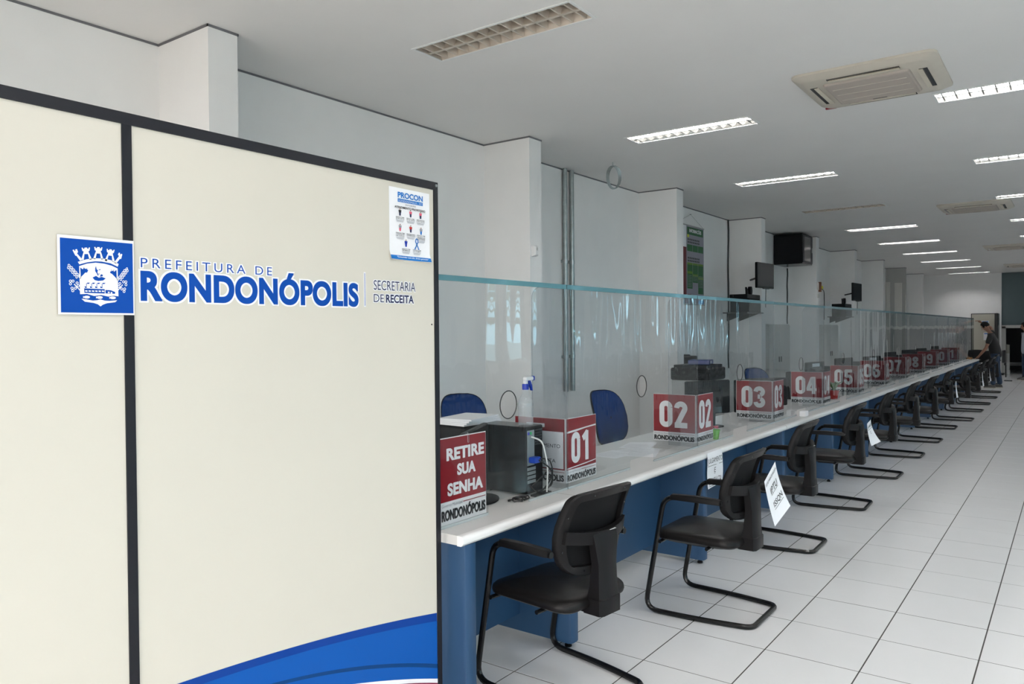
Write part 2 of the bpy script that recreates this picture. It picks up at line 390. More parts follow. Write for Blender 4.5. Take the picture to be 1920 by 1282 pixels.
# wall parts project the far passage: a recess with a door
mb = MB(); mb.box(XW-1.3, XW-1.25, 27.0, 29.5, 0, ZC); mb.box(XW-1.3,XW-0.2,27.1,27.2,0,ZC); mb.box(XW-1.3,XW-0.2,29.3,29.4,0,ZC); mb.box(XW-1.3,XW-0.2,27.1,29.4,2.25,2.3)
mb.build('passage','wall',wall_left)
mb = MB(); mb.box(XW-0.02, XW+0.03, 27.25, 28.15, 0.01, 2.22); d1 = tag(mb.build('door_1','door_paint'), kind='structure')
MB().rbox(XW+0.03,XW+0.07,28.02,28.08,1.0,1.10,0.008).build('handle','steel',d1)
mb = MB()
for y0,y1,z0,z1 in ((27.36,28.02,1.2,2.08),(27.36,28.02,0.15,0.9)): mb.box(XW+0.03,XW+0.036,y0,y1,z0,z1)
mb.build('door_panel','door_paint',d1)
# dark strip painted for the shade in the gap along the ceiling edge
mb = MB(); yy = YF; h = 0.014
for y in PIL+[YB]:
    mb.box(XW-0.001, XW+0.006, yy, y, ZC-h, ZC-0.0005)
    if y != YB:
        mb.box(XW, XP+0.006, y-0.006, y, ZC-h, ZC-0.0005); mb.box(XP-0.001, XP+0.006, y-0.006, y+0.206, ZC-h, ZC-0.0005); mb.box(XW, XP+0.006, y+0.2, y+0.206, ZC-h, ZC-0.0005); yy = y+0.2
tag(mb.build('gap_shade_1','gap'), kind='structure')

# far wall: white on the left, a dark doorway under a teal panel on the right
mb = MB(); mb.box(XW-0.2, -2.0, YB, YB+0.2, 0, ZC); mb.box(1.6, XR+0.2, YB, YB+0.2, 0, ZC)
tag(mb.build('wall_back','wall'), kind='structure')
mb = MB(); mb.box(-2.0, 1.6, YB+0.06, YB+0.2, 1.62, ZC); o = tag(mb.build('wall_passage','teal_wall'), kind='structure')
mb = MB(); mb.box(-2.02,-1.88,YB+0.02,YB+0.2,0,1.62); mb.box(-2.02,1.6,YB+0.02,YB+0.06,1.56,1.66); mb.build('opening_frame','grey_cabinet',o)
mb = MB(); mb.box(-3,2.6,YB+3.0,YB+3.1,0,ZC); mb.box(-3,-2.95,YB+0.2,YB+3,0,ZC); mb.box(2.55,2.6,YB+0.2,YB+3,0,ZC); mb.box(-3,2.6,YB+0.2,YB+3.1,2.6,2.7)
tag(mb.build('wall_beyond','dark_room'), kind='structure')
# right wall with windows
def holed_wall(name, spans, z0, z1, axis, pos, lo, hi, m):
    mb = MB(); e = sorted(spans); prev = lo
    B = (lambda a,b,c,d: mb.box(pos,pos+0.2,a,b,c,d)) if axis == 'y' else (lambda a,b,c,d: mb.box(a,b,pos-0.2,pos,c,d))
    for a, b in e:
        B(prev,a,0,ZC); B(a,b,0,z0); B(a,b,z1,ZC); prev = b
    B(prev,hi,0,ZC); return tag(mb.build(name,m), kind='structure')
wr = holed_wall('wall_right', SIDE_WIN, 0.85, 3.05, 'y', XR, YF-0.2, YB+0.2, 'wall')
wf = holed_wall('wall_front', FRONT_WIN, 0.2, 2.9, 'x', YF, XW-0.2, XR+0.2, 'wall')
n = 0
for a, b in SIDE_WIN:
    n += 1; w = thing('window_%d'%n, (XR, (a+b)/2, 0.85), kind='structure'); hw = (b-a)/2
    m = MB()
    for y0,y1,z0,z1 in ((-hw,hw,0,.05),(-hw,hw,2.15,2.2),(-hw,-hw+.05,0,2.2),(hw-.05,hw,0,2.2),(-.025,.025,0,2.2)): m.box(0.06,0.11,y0,y1,z0,z1)
    m.build('window_frame','window_alu',w)
    for s in (-1,1): MB().box(0.083,0.087,(-hw+.05 if s<0 else .025),(-.025 if s<0 else hw-.05),.05,2.15).build('pane','window_glass',w)
    wide = n <= 2; mid = 3 <= n <= 6
    for s, op in ((-1,0.45 if wide else 0.80 if mid else (1.06,1.0,1.09)[n%3]),(1,0.35 if wide else 0.72 if mid else (0.93,1.07,0.98)[n%3])):       # curtains, drawn almost shut further in
        pts = []; y = s*(hw+0.12); 
        N = 28; wdt = hw*op
        top = [(-0.10+0.025*math.sin(k*1.9), y - s*wdt*k/N) for k in range(N+1)]
        m = MB(); m.loft([[(x,yy,-0.55) for x,yy in top],[(x,yy,2.35) for x,yy in top]], closed=False, caps=False); m.build('curtain','curtain',w,smooth=True)
for a, b in FRONT_WIN:
    n += 1; w = thing('window_%d'%n, ((a+b)/2, YF, 0.2), kind='structure'); hw = (b-a)/2
    m = MB()
    for x0,x1,z0,z1 in ((-hw,hw,0,.06),(-hw,hw,2.64,2.7),(-hw,-hw+.05,0,2.7),(hw-.05,hw,0,2.7),(-.03,.03,0,2.7)): m.box(x0,x1,-.12,-.06,z0,z1)
    m.build('window_frame','window_alu',w)
    for s in (-1,1): MB().box((-hw+.05 if s<0 else .03),(-.03 if s<0 else hw-.05),-.092,-.088,.06,2.64).build('pane','clear_glass',w)
mb = MB(); mb.box(-60,80,-60,90,-0.3,-0.13); tag(mb.build('ground','pavement'), kind='structure')

# ------------------------------------------------------------------ partition with the city's vinyl sign
XPT = -2.10
part = thing('office_partition', (0,0,0), 'cream office partition with black trim carrying the blue town hall lettering', 'partition')
PZ = 2.207
for y0, y1 in ((-0.20,1.070),(1.095,2.335)): MB().box(XPT-0.033, XPT-0.002, y0, y1, 0.06, PZ-0.03).build('panel','cream',part)
MB().box(XPT-0.036, XPT+0.003, -0.2, 2.358, PZ-0.032, PZ).build('top_rail','black_trim',part)
MB().box(XPT-0.036, XPT+0.003, -0.2, 2.358, 0, 0.06).build('bottom_rail','black_trim',part)
MB().box(XPT-0.036, XPT+0.0025, 1.069, 1.096, 0.06, PZ-0.032).build('centre_post','black_trim',part)
MB().box(XPT-0.036, XPT+0.003, 2.334, 2.358, 0.06, PZ-0.032).build('end_post','black_trim',part)
MB().lathe([(0.006,0),(0.006,0.004),(0.0,0.0045)], n=10).build('screw','steel',part,loc=(XPT+0.003,2.346,PZ-0.014)).rotation_euler.y = math.pi/2
MB().lathe([(0.003,0),(0.003,0.002),(0.0,0.0025)], n=8).build('screw','black_metal',part,loc=(XPT-0.002,2.318,1.629)).rotation_euler.y = math.pi/2
PL = facing_x(XPT)
def pp(u, v): q = at(u, v, x=XPT); return (q.y, q.z)
# blue square with the coat of arms
crest = flat(PL, [rect(*pp(108,589), *pp(249,452))], 'crest_sticker', 'vinyl_white', part, d=0.0036, th=0.0006)
c0 = pp(113,585.5); c1 = pp(247,457); CA0, CB0, CA1, CB1 = c0[0], c0[1], c1[0], c1[1]
flat(PL, [rect(CA0,CB0,CA1,CB1)], 'blue_field', 'vinyl_blue', crest, d=0.0040)
def cc(x, y):
    s = (x-86)/1028.0; top = 122+73*s; t = (y-top)/(1178-top); return (CA0+(CA1-CA0)*s, CB1+(CB0-CB1)*t)
def cpoly(mbx, pts, d=0.0044, mi=0): flat_into(mbx, PL, [[cc(*p) for p in pts]], d, mi=mi)
m = MB()
cpoly(m, [(322,462),(440,425),(545,407),(680,410),(790,432),(900,482),(886,522),(780,475),(650,452),(560,450),(450,466),(342,497)])      # crown band
cpoly(m, [(252,298),(272,290),(280,312),(292,308),(290,288),(312,282),(326,322),(312,345),(388,432),(352,446),(304,376),(290,376)])
cpoly(m, [(905,325),(922,325),(922,345),(938,348),(940,338),(957,346),(938,412),(918,412),(862,480),(832,466),(908,372),(892,352)])
def tower(px, tilt):
    P = [(-58,-8),(-40,-8),(-40,8),(-18,8),(-18,-8),(18,-8),(18,8),(40,8),(40,-8),(58,-8),(50,36),(32,46),(74,160),(40,166),(24,82),(-24,82),(-40,166),(-74,160),(-32,46),(-50,36)]
    c, s = math.cos(tilt), math.sin(tilt)
    return [(px[0]+a*c-b*s, px[1]+a*s+b*c) for a,b in P]
cpoly(m, tower((434,268),-0.05)); cpoly(m, tower((610,258),0.02)); cpoly(m, tower((786,286),0.10))
cpoly(m, [(338,522),(450,485),(570,470),(690,482),(800,510),(884,548),(890,940),(820,932),(740,945),(640,925),(540,940),(440,912),(345,918)])   # shield
cpoly(m, [(362,982),(430,990),(520,1006),(580,1000),(630,988),(690,1004),(760,1006),(872,996),(840,1024),(720,1040),(660,1062),(628,1086),(590,1056),(530,1038),(410,1022)])
for fx, fy in ((438,958),(618,960),(808,962)):
    cpoly(m, [(fx+44*math.cos(a),fy+20*math.sin(a)) for a in [2*math.pi*k/12 for k in range(12)]]); cpoly(m, [(fx-36,fy),(fx-52,fy-18),(fx-52,fy+18)])
def leafring(x,y,ang,L=46,w=17):
    c,s = math.cos(ang), math.sin(ang); o = []; i2 = []
    for k in range(10):
        t = 2*math.pi*k/10; a,b = L*0.5*math.cos(t), w*math.sin(t); o.append((x+a*c-b*s,y+a*s+b*c)); i2.append((x+a*.62*c-b*.5*s,y+a*.62*s+b*.5*c))
    flat_into(m, PL, [[cc(*p) for p in o],[cc(*p) for p in i2]], 0.0044)
for k in range(5):
    f = k/4.0
    for sgn in (-1,1):
        leafring(215+110*f+sgn*22, 545+130*f, math.radians(55 if sgn>0 else 100)); leafring(1008-100*f+sgn*22, 575+125*f, math.radians(125 if sgn<0 else 80))
leafring(203,515,math.radians(60)); leafring(1020,552,math.radians(115))
for sx, cx in ((1,262),(-1,960)):
    for dx, dy in ((-45,735),(-10,735),(-45,775),(-25,835),(-15,870),(20,835),(45,760),(60,800)): leafring(cx+sx*dx, dy, 0.6*sx, 40, 20)
    cpoly(m, [(cx+sx*0,780),(cx+sx*8,770),(cx+sx*85,856),(cx+sx*80,868)])
m.build('coat_of_arms','vinyl_white',crest)
m = MB(); D = 0.0048
cpoly(m, [(352,540),(385,566),(400,552),(440,560),(462,578),(445,612),(420,612),(395,640),(358,676)], D); cpoly(m, [(866,566),(835,592),(815,578),(775,590),(772,612),(800,625),(830,655),(868,692)], D)
cpoly(m, [(396,556),(403,530),(410,556)], D); cpoly(m, [(438,560),(446,540),(448,566)], D); cpoly(m, [(786,580),(786,558),(796,578)], D); cpoly(m, [(820,580),(826,552),(830,584)], D)
cpoly(m, [(520,680),(570,655),(610,682),(650,668),(708,690),(670,720),(600,728),(550,716)], D)                                   # shoulders
cpoly(m, [(572,515),(560,545),(558,590),(580,620),(592,650),(606,655),(590,600),(600,580),(580,560)], D); cpoly(m, [(608,566),(636,560),(634,572),(612,576)], D); cpoly(m, [(640,630),(668,640),(664,660),(620,668),(632,650)], D); cpoly(m, [(600,625),(622,622),(620,632),(602,634)], D)
for k in range(4):
    x = 430+73*k; cpoly(m, [(x-20,798),(x+18,828),(x-20,828)], D); cpoly(m, [(x,765),(x+8,765),(x+8,815),(x,815)], D); cpoly(m, [(x+4,765),(x+20,752),(x+58,754),(x+30,772)], D)
cpoly(m, [(400,834),(696,842),(696,904),(404,898)], D); cpoly(m, [(700,852),(780,856),(842,880),(840,906),(700,902)], D)
m.build('coat_drawing','vinyl_blue',crest)
m = MB()
for k in range(6): cpoly(m, [(414+47*k,862),(446+47*k,864),(446+47*k,882),(414+47*k,880)], 0.0052)
cpoly(m, [(735,876),(760,878),(760,898),(735,896)], 0.0052); cpoly(m, [(776,880),(798,882),(798,906),(776,906)], 0.0052); cpoly(m, [(690,836),(699,836),(699,906),(690,906)], 0.0052)
m.build('coat_windows','vinyl_white',crest)
# lettering with its white cut edge
def bb(u0,v0,u1,v1):
    a = at(u0,v0,x=XPT); b = at(u1,v1,x=XPT); return a.y, a.z, b.y, b.z
y0 = at(265,565,x=XPT).y; y1 = at(672,572,x=XPT).y; zb = (at(300,566,x=XPT).z+at(600,571,x=XPT).z)/2; zt = at(468,521,x=XPT).z
hh = zt-zb
g = glyphs('RONDONÓPOLIS',0.028,1.0); vmax = 1.0
tn = MB()
for dy,dz in ((0,0),(-.0014,-.0014),(.0014,-.0014),(-.0014,.0014),(.0014,.0014)): text_into(tn,PL,'RONDONÓPOLIS',y0+dy,zb-0.006*hh+dz,y1+dy,zb+hh*1.28+dz,off=0.03,sp=1.05,d=-0.0006)
vin = tn.build('vinyl_lettering','vinyl_blue',part)
for dy,dz in ((-.006,-.006),(.006,-.006),(-.006,.006),(.006,.006)): text(PL,'RONDONÓPOLIS',y0+dy,zb-0.006*hh+dz,y1+dy,zb+hh*1.28+dz,'white_edge','vinyl_white',vin,off=0.03,sp=1.05,d=-0.0013)
y0 = at(264,490,x=XPT).y; y1 = at(510,500,x=XPT).y; zb = at(264,501,x=XPT).z; zt = at(264,483,x=XPT).z
for dy,dz in ((-.003,-.003),(.003,-.003),(-.003,.003),(.003,.003)): text(PL,'PREFEITURA DE',y0+dy,zb+dz,y1+dy,zt+dz,'white_edge','vinyl_white',vin,off=0.01,sp=1.45,d=-0.0013)
text(PL,'PREFEITURA DE',y0,zb,y1,zt,'small_caps','vinyl_blue',vin,off=0.0,sp=1.45,d=-0.0006)
y0 = at(684,540,x=XPT).y; flat(PL,[rect(y0-.004,at(684,575,x=XPT).z,y0+.006,at(684,510,x=XPT).z)],'white_edge','vinyl_white',vin,d=-0.0013); flat(PL,[rect(y0,at(684,573,x=XPT).z,y0+.0022,at(684,512,x=XPT).z)],'divider_line','vinyl_blue',vin,d=-0.0006)
def two(s, u0,v0,u1,v1, off):
    a0 = at(u0,v0,x=XPT); a1 = at(u1,v1,x=XPT)
    for dy,dz in ((-.0025,-.0025),(.0025,-.0025),(-.0025,.0025),(.0025,.0025)): text(PL,s,a0.y+dy,a0.z+dz,a1.y+dy,a1.z+dz,'white_edge','vinyl_white',vin,off=off+0.015,d=-0.0013)
    text(PL,s,a0.y,a0.z,a1.y,a1.z,'department_name','ink_navy',vin,off=off,d=-0.0006)
two('SECRETARIA',701,543,779,530,0.0); two('DE',701,566,720,552,0.0); two('RECEITA',724,567.5,776,554,0.03)
# blue wave at the foot of the partition
def curve(p0, p1, p2, n=24):
    o = []
    for k in range(n+1):
        t = k/n; o.append(tuple((1-t)**2*a+2*t*(1-t)*b+t*t*c for a,b,c in zip(p0,p1,p2)))
    return o
ctr = [pp(*p) for p in ((335,1282),(450,1243),(575,1205),(700,1175),(822,1148))]
def quadfit(z0, pts):
    a = np.polyfit([p[0] for p in pts],[p[1] for p in pts],2); ysx = np.linspace(1.097,2.333,30); up = [(y,float(np.polyval(a,y))) for y in ysx if np.polyval(a,y) > z0]
    return [(up[0][0],z0)]+up+[(2.333,z0)]
wave = flat(PL,[quadfit(0.062,ctr)],'wave_sticker','wave_dark',part,d=-0.0016)
flat(PL,[quadfit(0.062,[pp(*p) for p in ((385,1282),(500,1240),(640,1204),(760,1176),(822,1163))])],'middle_wave','wave_blue',wave,d=-0.0013)
flat(PL,[quadfit(0.062,[pp(*p) for p in ((505,1282),(590,1264),(680,1248),(760,1243),(824,1245))])],'inner_band','wave_band',wave,d=-0.0010)
flat(PL,[quadfit(0.062,[pp(*p) for p in ((530,1282),(600,1269),(690,1254),(760,1250),(824,1253))])],'inner_wave','wave_blue',wave,d=-0.0007)
flat(PL,[quadfit(0.062,[pp(*p) for p in ((665,1282),(720,1276),(775,1273),(800,1272),(824,1272))])],'white_line','vinyl_white',wave,d=-0.0004)
flat(PL,[quadfit(0.062,[pp(*p) for p in ((740,1283),(780,1280),(800,1280),(824,1280))])],'maroon_wave','maroon_line',wave,d=-0.0001)

# poster taped to the partition
pt = thing('poster', (XPT,2.20,1.9), 'white consumer notice poster taped to the upper right corner of the partition', 'poster')
a = at(731,485,x=XPT); b = at(805,347,x=XPT); Y0,Z0,Y1,Z1 = a.y,a.z,b.y,PZ-.032-.020
PW, PH = Y1-Y0, Z1-Z0
PP = Plane((0,Y0-2.20,Z0-1.9),(0,1,0),(0,0,1))
N = 10; m = MB(); rows = []
for r in range(9):
    zz = PH*r/8; curl = 0.010*max(0,1-zz/(0.12*PH)); rows.append([(-0.0012+curl*(0.5+0.5*math.cos(6.3*k/N)), Y0-2.20+PW*k/N, Z0-1.9+zz) for k in range(N+1)])
m.loft(rows, closed=False, caps=False); m.loft([[(x-0.0004,y,z) for x,y,z in r] for r in rows], closed=False, caps=False); m.build('paper_sheet','white_paper',pt,smooth=True)
def P2(u,v): return u*PW, (1-v)*PH
def ptext(s,u0,v0,u1,v1,mt,off=0.0,sp=1.0,nm='printed_text'): a=P2(u0,v1); b=P2(u1,v0); return text(PP,s,a[0],a[1],b[0],b[1],nm,mt,pt,off=off,sp=sp,d=0.0006)
def prect(u0,v0,u1,v1,mt,nm='printed_block',d=0.0003): a=P2(u0,v1); b=P2(u1,v0); return flat(PP,[rect(a[0],a[1],b[0],b[1])],nm,mt,pt,d=d)
ptext('PROCON',.20,.055,.82,.135,'ink_blue',0.03); prect(.20,.148,.82,.195,'ink_blue'); ptext('RONDONÓPOLIS - MT',.22,.155,.80,.188,'vinyl_white',-0.005,1.15)
ptext('INFORMA',.38,.213,.64,.235,'ink_black',0,1.3); ptext('ATENDIMENTO PRIORITÁRIO',.12,.245,.88,.285,'ink_black',0.02)
def ptfig(u,v,top,bot,skin=(0.5,0.25,0.17),h=.10,w=.035):
    for nm,mt,sh in (('head',skin,None),):
        pass
    m = MB(); c = P2(u,v)
    HH = h*PH; WW = w*PW
    flat_into(m,PP,[ell(c[0],c[1]-HH*0.08,WW*0.42,HH*0.085,10)],0.0006,mi=0)
    flat_into(m,PP,[[(c[0]-WW,c[1]-HH*.2),(c[0]+WW,c[1]-HH*.2),(c[0]+WW*.8,c[1]-HH*.55),(c[0]-WW*.8,c[1]-HH*.55)]],0.0006,mi=1)
    flat_into(m,PP,[[(c[0]-WW*.7,c[1]-HH*.55),(c[0]+WW*.7,c[1]-HH*.55),(c[0]+WW*.5,c[1]-HH),(c[0]-WW*.5,c[1]-HH)]],0.0006,mi=2)
    m.build('printed_figure',['skin',top,bot],pt)
for u,v,t,b in ((.25,.285,'ink_black','ink_navy'),(.51,.285,'petal','ink_navy'),(.76,.285,'petal','ink_navy'),(.25,.50,'ink_grey','petal'),(.51,.50,'red_pot','ink_navy'),(.77,.51,'ink_grey','ink_blue'),(.39,.71,'trigger_blue','trigger_blue')): ptfig(u,v,t,b)
CAP = [(.25,.40,('PESSOA ACIMA','DE 80 ANOS')),(.51,.40,('PESSOA ACIMA','DE 60 ANOS')),(.76,.40,('GESTANTES','E LACTANTES')),(.25,.62,('PESSOAS COM','CRIANÇAS','DE COLO')),(.51,.62,('PESSOAS','OBESAS')),(.77,.62,('PESSOAS COM','DEFICIÊNCIA OU','COM MOBILIDADE','REDUZIDA')),(.39,.835,('PESSOAS COM','FIBROMIALGIA')),(.66,.835,('PESSOAS COM','AUTISMO'))]
for u,v,ls in CAP:
    for k,s in enumerate(ls): ptext(s,u-.10,v+.019*k,u+.10,v+.019*k+.014,'ink_black',0.01)
    for k in range(3): vv = v+.019*len(ls)+.006+.012*k; prect(u-.10+.01*k,vv,u+.10-.012*k,vv+.0045,'ink_grey',nm='printed_line')
m = MB(); c = P2(.66,.74)
stroke_into(m,PP,[(c[0]-.012,c[1]-.026),(c[0]+.007,c[1]+.005),(c[0]+.005,c[1]+.014),(c[0],c[1]+.017),(c[0]-.005,c[1]+.014),(c[0]-.007,c[1]+.005),(c[0]+.012,c[1]-.026)],0.005,lambda x,y:(x,y),0.0007); m.build('printed_ribbon','ink_blue',pt)
m = MB(); m.loft([[(x+0.0008,y,z) for x,y,z in r] for r in [[(-0.0012+0.010*max(0,1-zz/(0.12*PH))*(0.5+0.5*math.cos(6.3*k/N)), Y0-2.20+PW*k/N, Z0-1.9+zz) for k in range(N+1)] for zz in (0.001,PH*.02,PH*.045,PH*.06)]],closed=False,caps=False); m.build('blue_footer','ink_blue',pt)
text(PP,'"Consumidor instruído, direito garantido"',PW*.12,PH*.018,PW*.90,PH*.046,'printed_text','vinyl_white',pt,off=0.01,d=0.012)

# ------------------------------------------------------------------ counter: one desk per booth
JY = [2.405,3.445,5.19,6.92,8.62,10.31,12.0] + [12.0+1.690*k for k in range(1,8)]      # screen joints
WY = [2.405,3.34,5.04,6.80,8.46] + [8.46+1.690*k for k in range(1,10)]                 # worktop joints
ZT = 0.757; XN = -2.018; XB = -2.80
NB = len(JY)-1
def desk(k, y0, y1):
    t = thing('counter_desk', (0,y0,0), None, 'desk', 'counter desks in a row'); L = y1-y0
    g = 0.0015
    m = MB(); m.box(XB,XN-0.035,g,L-g,ZT-0.04,ZT); m.build('worktop','laminate',t)
    prof = [(XN-0.035,ZT)]+[(XN-0.020+0.020*math.sin(math.radians(a)), ZT-0.020+0.020*math.cos(math.radians(a))) for a in range(0,91,18)]+[(XN-0.002,ZT-0.032),(XN-0.014,ZT-0.043),(XN-0.035,ZT-0.043)]
    m = MB(); m.loft([[(x,g,z) for x,z in prof],[(x,L-g,z) for x,z in prof]]); m.build('front_edge','edge_band',t,smooth=True)
    m = MB(); m.box(XN-0.5,XN-0.0355,L-0.0012,L+0.0012,ZT-0.03,ZT+0.0002); m.loft([[(x+0.0003,L-0.0014,z+0.0003) for x,z in prof],[(x+0.0003,L+0.0014,z+0.0003) for x,z in prof]]); m.build('joint_line','joint',t)
    legs = ([0.06] if k == 0 else []) + [L-0.055]
    for yy in legs:
        lp = [(XN-0.006-0.028*(1-math.cos(math.radians(a))), yy+s) for a,s in ((75,-.04),(40,-.034),(10,-.02),(0,0),(10,.02),(40,.034),(75,.04))]
        foot = [(x,y) for x,y in lp]+[(XN-0.62,yy+.04),(XN-0.62,yy-.04)]
        m = MB(); m.loft([[(x,y,0.03) for x,y in foot],[(x,y,ZT-0.043) for x,y in foot]]); lg = m.build('leg_panel','desk_blue',t,smooth=True)
        for fx in (XN-0.05,XN-0.56): MB().lathe([(0.018,0.0),(0.018,0.012),(0.012,0.014),(0.012,0.032)],(fx,yy,0),10).build('levelling_foot','black_plastic',lg)
    a, b = (0.10 if k == 0 else -0.01), L-0.095
    MB().box(XN-0.345,XN-0.325,a,b,0.12,ZT-0.041).build('modesty_panel','desk_blue',t)
    return t
NUMW = ['zero','one','two','three','four','five','six','seven','eight','nine','ten','eleven','twelve']
for k in range(NB):
    d = desk(k, WY[k], WY[k+1])
    d['label'] = ('short white-topped blue counter desk at the partition, below the RETIRE SUA SENHA sign' if k == 0 else
                  'white-topped blue counter desk between number signs %s and %s'%(NUMW[k],NUMW[k+1]) if k < 11 else
                  'white-topped blue counter desk just past sign 11' if k == 11 else 'last white-topped blue counter desk, where the man in black leans')
# ------------------------------------------------------------------ clear screens
XG = -2.168; ZG = 1.842; GT = 0.006
for k in range(NB):
    y0, y1 = JY[k]+0.006, JY[k+1]-0.004; c = (y0+y1)/2; z0 = ZT+0.001
    s = thing('clear_screen', (XG,c,ZT), None, 'screen', 'clear counter screens')
    s['label'] = 'clear counter screen with speech hole beside the partition' if k == 0 else ('clear counter screen with round speech hole, to the right of number sign %s'%NUMW[k] if k < 12 else 'last clear counter screen before the open end of the counter')
    hw = 0.165
    outer = [(y0-c,0.001),(-hw,0.001),(-hw,0.045),(-hw+.012,0.055),(hw-.012,0.055),(hw,0.045),(hw,0.001),(y1-c,0.001),(y1-c,ZG-ZT-0.024),(y0-c,ZG-ZT-0.024)]
    hole = ell(0,1.250-ZT,0.066,0.066,32)
    P0 = Plane((0,0,0),(0,1,0),(0,0,1))
    m = MB(); flat_into(m,P0,[outer,hole],0.003,GT); m.build('pane','acrylic',s)
    m = MB(); m.box(-0.0045,0.0045,y0-c,y1-c,ZG-ZT-0.024,ZG-ZT); m.build('top_edge','acrylic_edge',s)
    m = MB(); r1 = [(0.0034,p[0],p[1]) for p in hole]; m.tube([(0,p[0],p[1]) for p in hole],0.0026,6,closed=True); m.build('hole_rim','dark_grey',s)
    m = MB()
    for a,b in ((y0-c,-hw),(hw,y1-c)): MB().box(-0.0042,0.0042,a,b,0.0008,0.012).build('foot_strip','acrylic_foot',s)
    m = MB()
    for a in (y0-c, y1-c): MB().box(-0.0036,0.0036,a-0.0018,a+0.0018,0.001,ZG-ZT-0.002).build('side_edge','acrylic_side',s)
for k in range(1,NB):
    y = JY[k]; s = thing('divider_screen', (XG-0.006,y,ZT), None, 'screen', 'clear dividers between booths')
    s['label'] = 'clear divider screen carrying number sign %s'%NUMW[k] if k < 12 else 'last clear divider screen of the counter'
    P0 = Plane((0,0,0),(1,0,0),(0,0,1)); H_ = ZG-ZT-0.004; dd = 0.215
    pts = [(0,0.001),(0,H_),(-dd+0.06,H_)]+[(-dd+0.06-0.06*math.sin(math.radians(a)),H_-0.06+0.06*math.cos(math.radians(a))) for a in range(15,91,15)]+[(-dd,0.001)]
    m = MB(); flat_into(m,P0,[pts],0.003,GT); m.build('pane','acrylic_side',s)
    m = MB(); m.tube([(p[0],0,p[1]) for p in pts[1:]],0.0024,4); m.build('edge','acrylic_side',s)
# ------------------------------------------------------------------ number signs, each an L of two sheets
def bold(pl, s, a0,b0,a1,b1, name, m, parent, off, d, sh):
    tb = MB()
    for dy,dz in ((0,0),(-sh,0),(sh,0),(0,-sh*.6),(0,sh*.6)): text_into(tb,pl,s,a0+dy,b0+dz,a1+dy,b1+dz,off=off,sp=1.04,d=d)
    return tb.build(name,m,parent)
def strip_into(pl, a0,b0,a1,b1, parent, dd=0.0018):
    h = b1-b0; w = a1-a0
    bold(pl,'RONDONÓPOLIS',a0+.03*w,b0+.10*h,a1-.03*w,b0+.72*h,'town_lettering','ink_black',parent,0.03,dd,0.0014)
    text(pl,'Governo Municipal',a0+.03*w,b0+.70*h,a0+.46*w,b0+.90*h,'printed_text','ink_grey',parent,d=dd)
    flat(pl,[rect(a0+.48*w,b0+.80*h,a1-.02*w,b0+.84*h)],'printed_line','sign_red',parent,d=dd)
for k in range(1,12):
    y = JY[k]; num = '%02d'%k; wd = NUMW[k]; zb, zt = ZT+0.028, ZT+0.372; zs = zb+0.068
    s = thing('number_sign', (XG-0.007,y,zb), 'maroon sign showing number %s in white, folded round a clear divider'%wd, 'sign', 'numbered counter signs')
    o = Vector((XG-0.007,y,zb))
    wf = 0.315
    # face towards the visitors
    pf = Plane((-0.006,0.012,0),(0,1,0),(0,0,1)); H_ = zt-zb
    f1 = flat(pf,[rect(0,0,wf,H_)],'front_sheet','sign_white',s,d=0.0,th=0.002)
    flat(pf,[rect(0.003,zs-zb,wf-0.003,H_-0.003)],'red_field','sign_red',f1,d=0.0008)
    m = MB()
    if k == 1:
        digits_into(m,pf,num,0.05,0.100,0.245,0.262,0.0016)
        flat_into(m,pf,[[(0.004,.264),(.10,.268),(.20,.277),(wf-.004,.281),(wf-.004,.289),(.20,.284),(.004,.274)]],0.0016); flat_into(m,pf,[[(.004,.072),(.2,.080),(wf-.004,.088),(wf-.004,.092),(.2,.086),(.004,.078)]],0.0016)
    else: digits_into(m,pf,num,0.045,0.098,wf-0.045,0.298,0.0016)
    m.build('numerals','sign_white',f1)
    strip_into(pf,0,0,wf,zs-zb,f1)
    # face along the divider, towards the entrance
    ps = Plane((-0.012-0.33,0.012,0),(1,0,0),(0,0,1)); ws = 0.33
    f2 = flat(ps,[rect(0,0,ws,H_)],'side_sheet','sign_white',s,d=0.0,th=0.002)
    flat(ps,[rect(0.003,zs-zb,ws-0.003,H_-0.003)],'red_field','sign_red',f2,d=0.0008)
    if k == 1:
        sh = flat(ps,[rect(0.06,0.075,ws-0.01,0.272)],'pasted_sheet','white_paper',f2,d=0.0024); 
        text(ps,'ATENDIMENTO',0.08,0.185,ws-0.03,0.205,'printed_text','ink_black',f2,d=0.003); text(ps,'RECEITA',0.14,0.105,ws-0.06,0.125,'printed_text','ink_black',f2,d=0.003)
        flat(ps,[rect(0.08,0.292,0.20,0.312)],'pasted_sheet','white_paper',f2,d=0.0024)
    else:
        m = MB(); digits_into(m,ps,num,0.05,0.105,ws-0.06,0.292,0.0016); m.build('numerals','sign_white',f2)
    strip_into(ps,0,0,ws,zs-zb,f2)
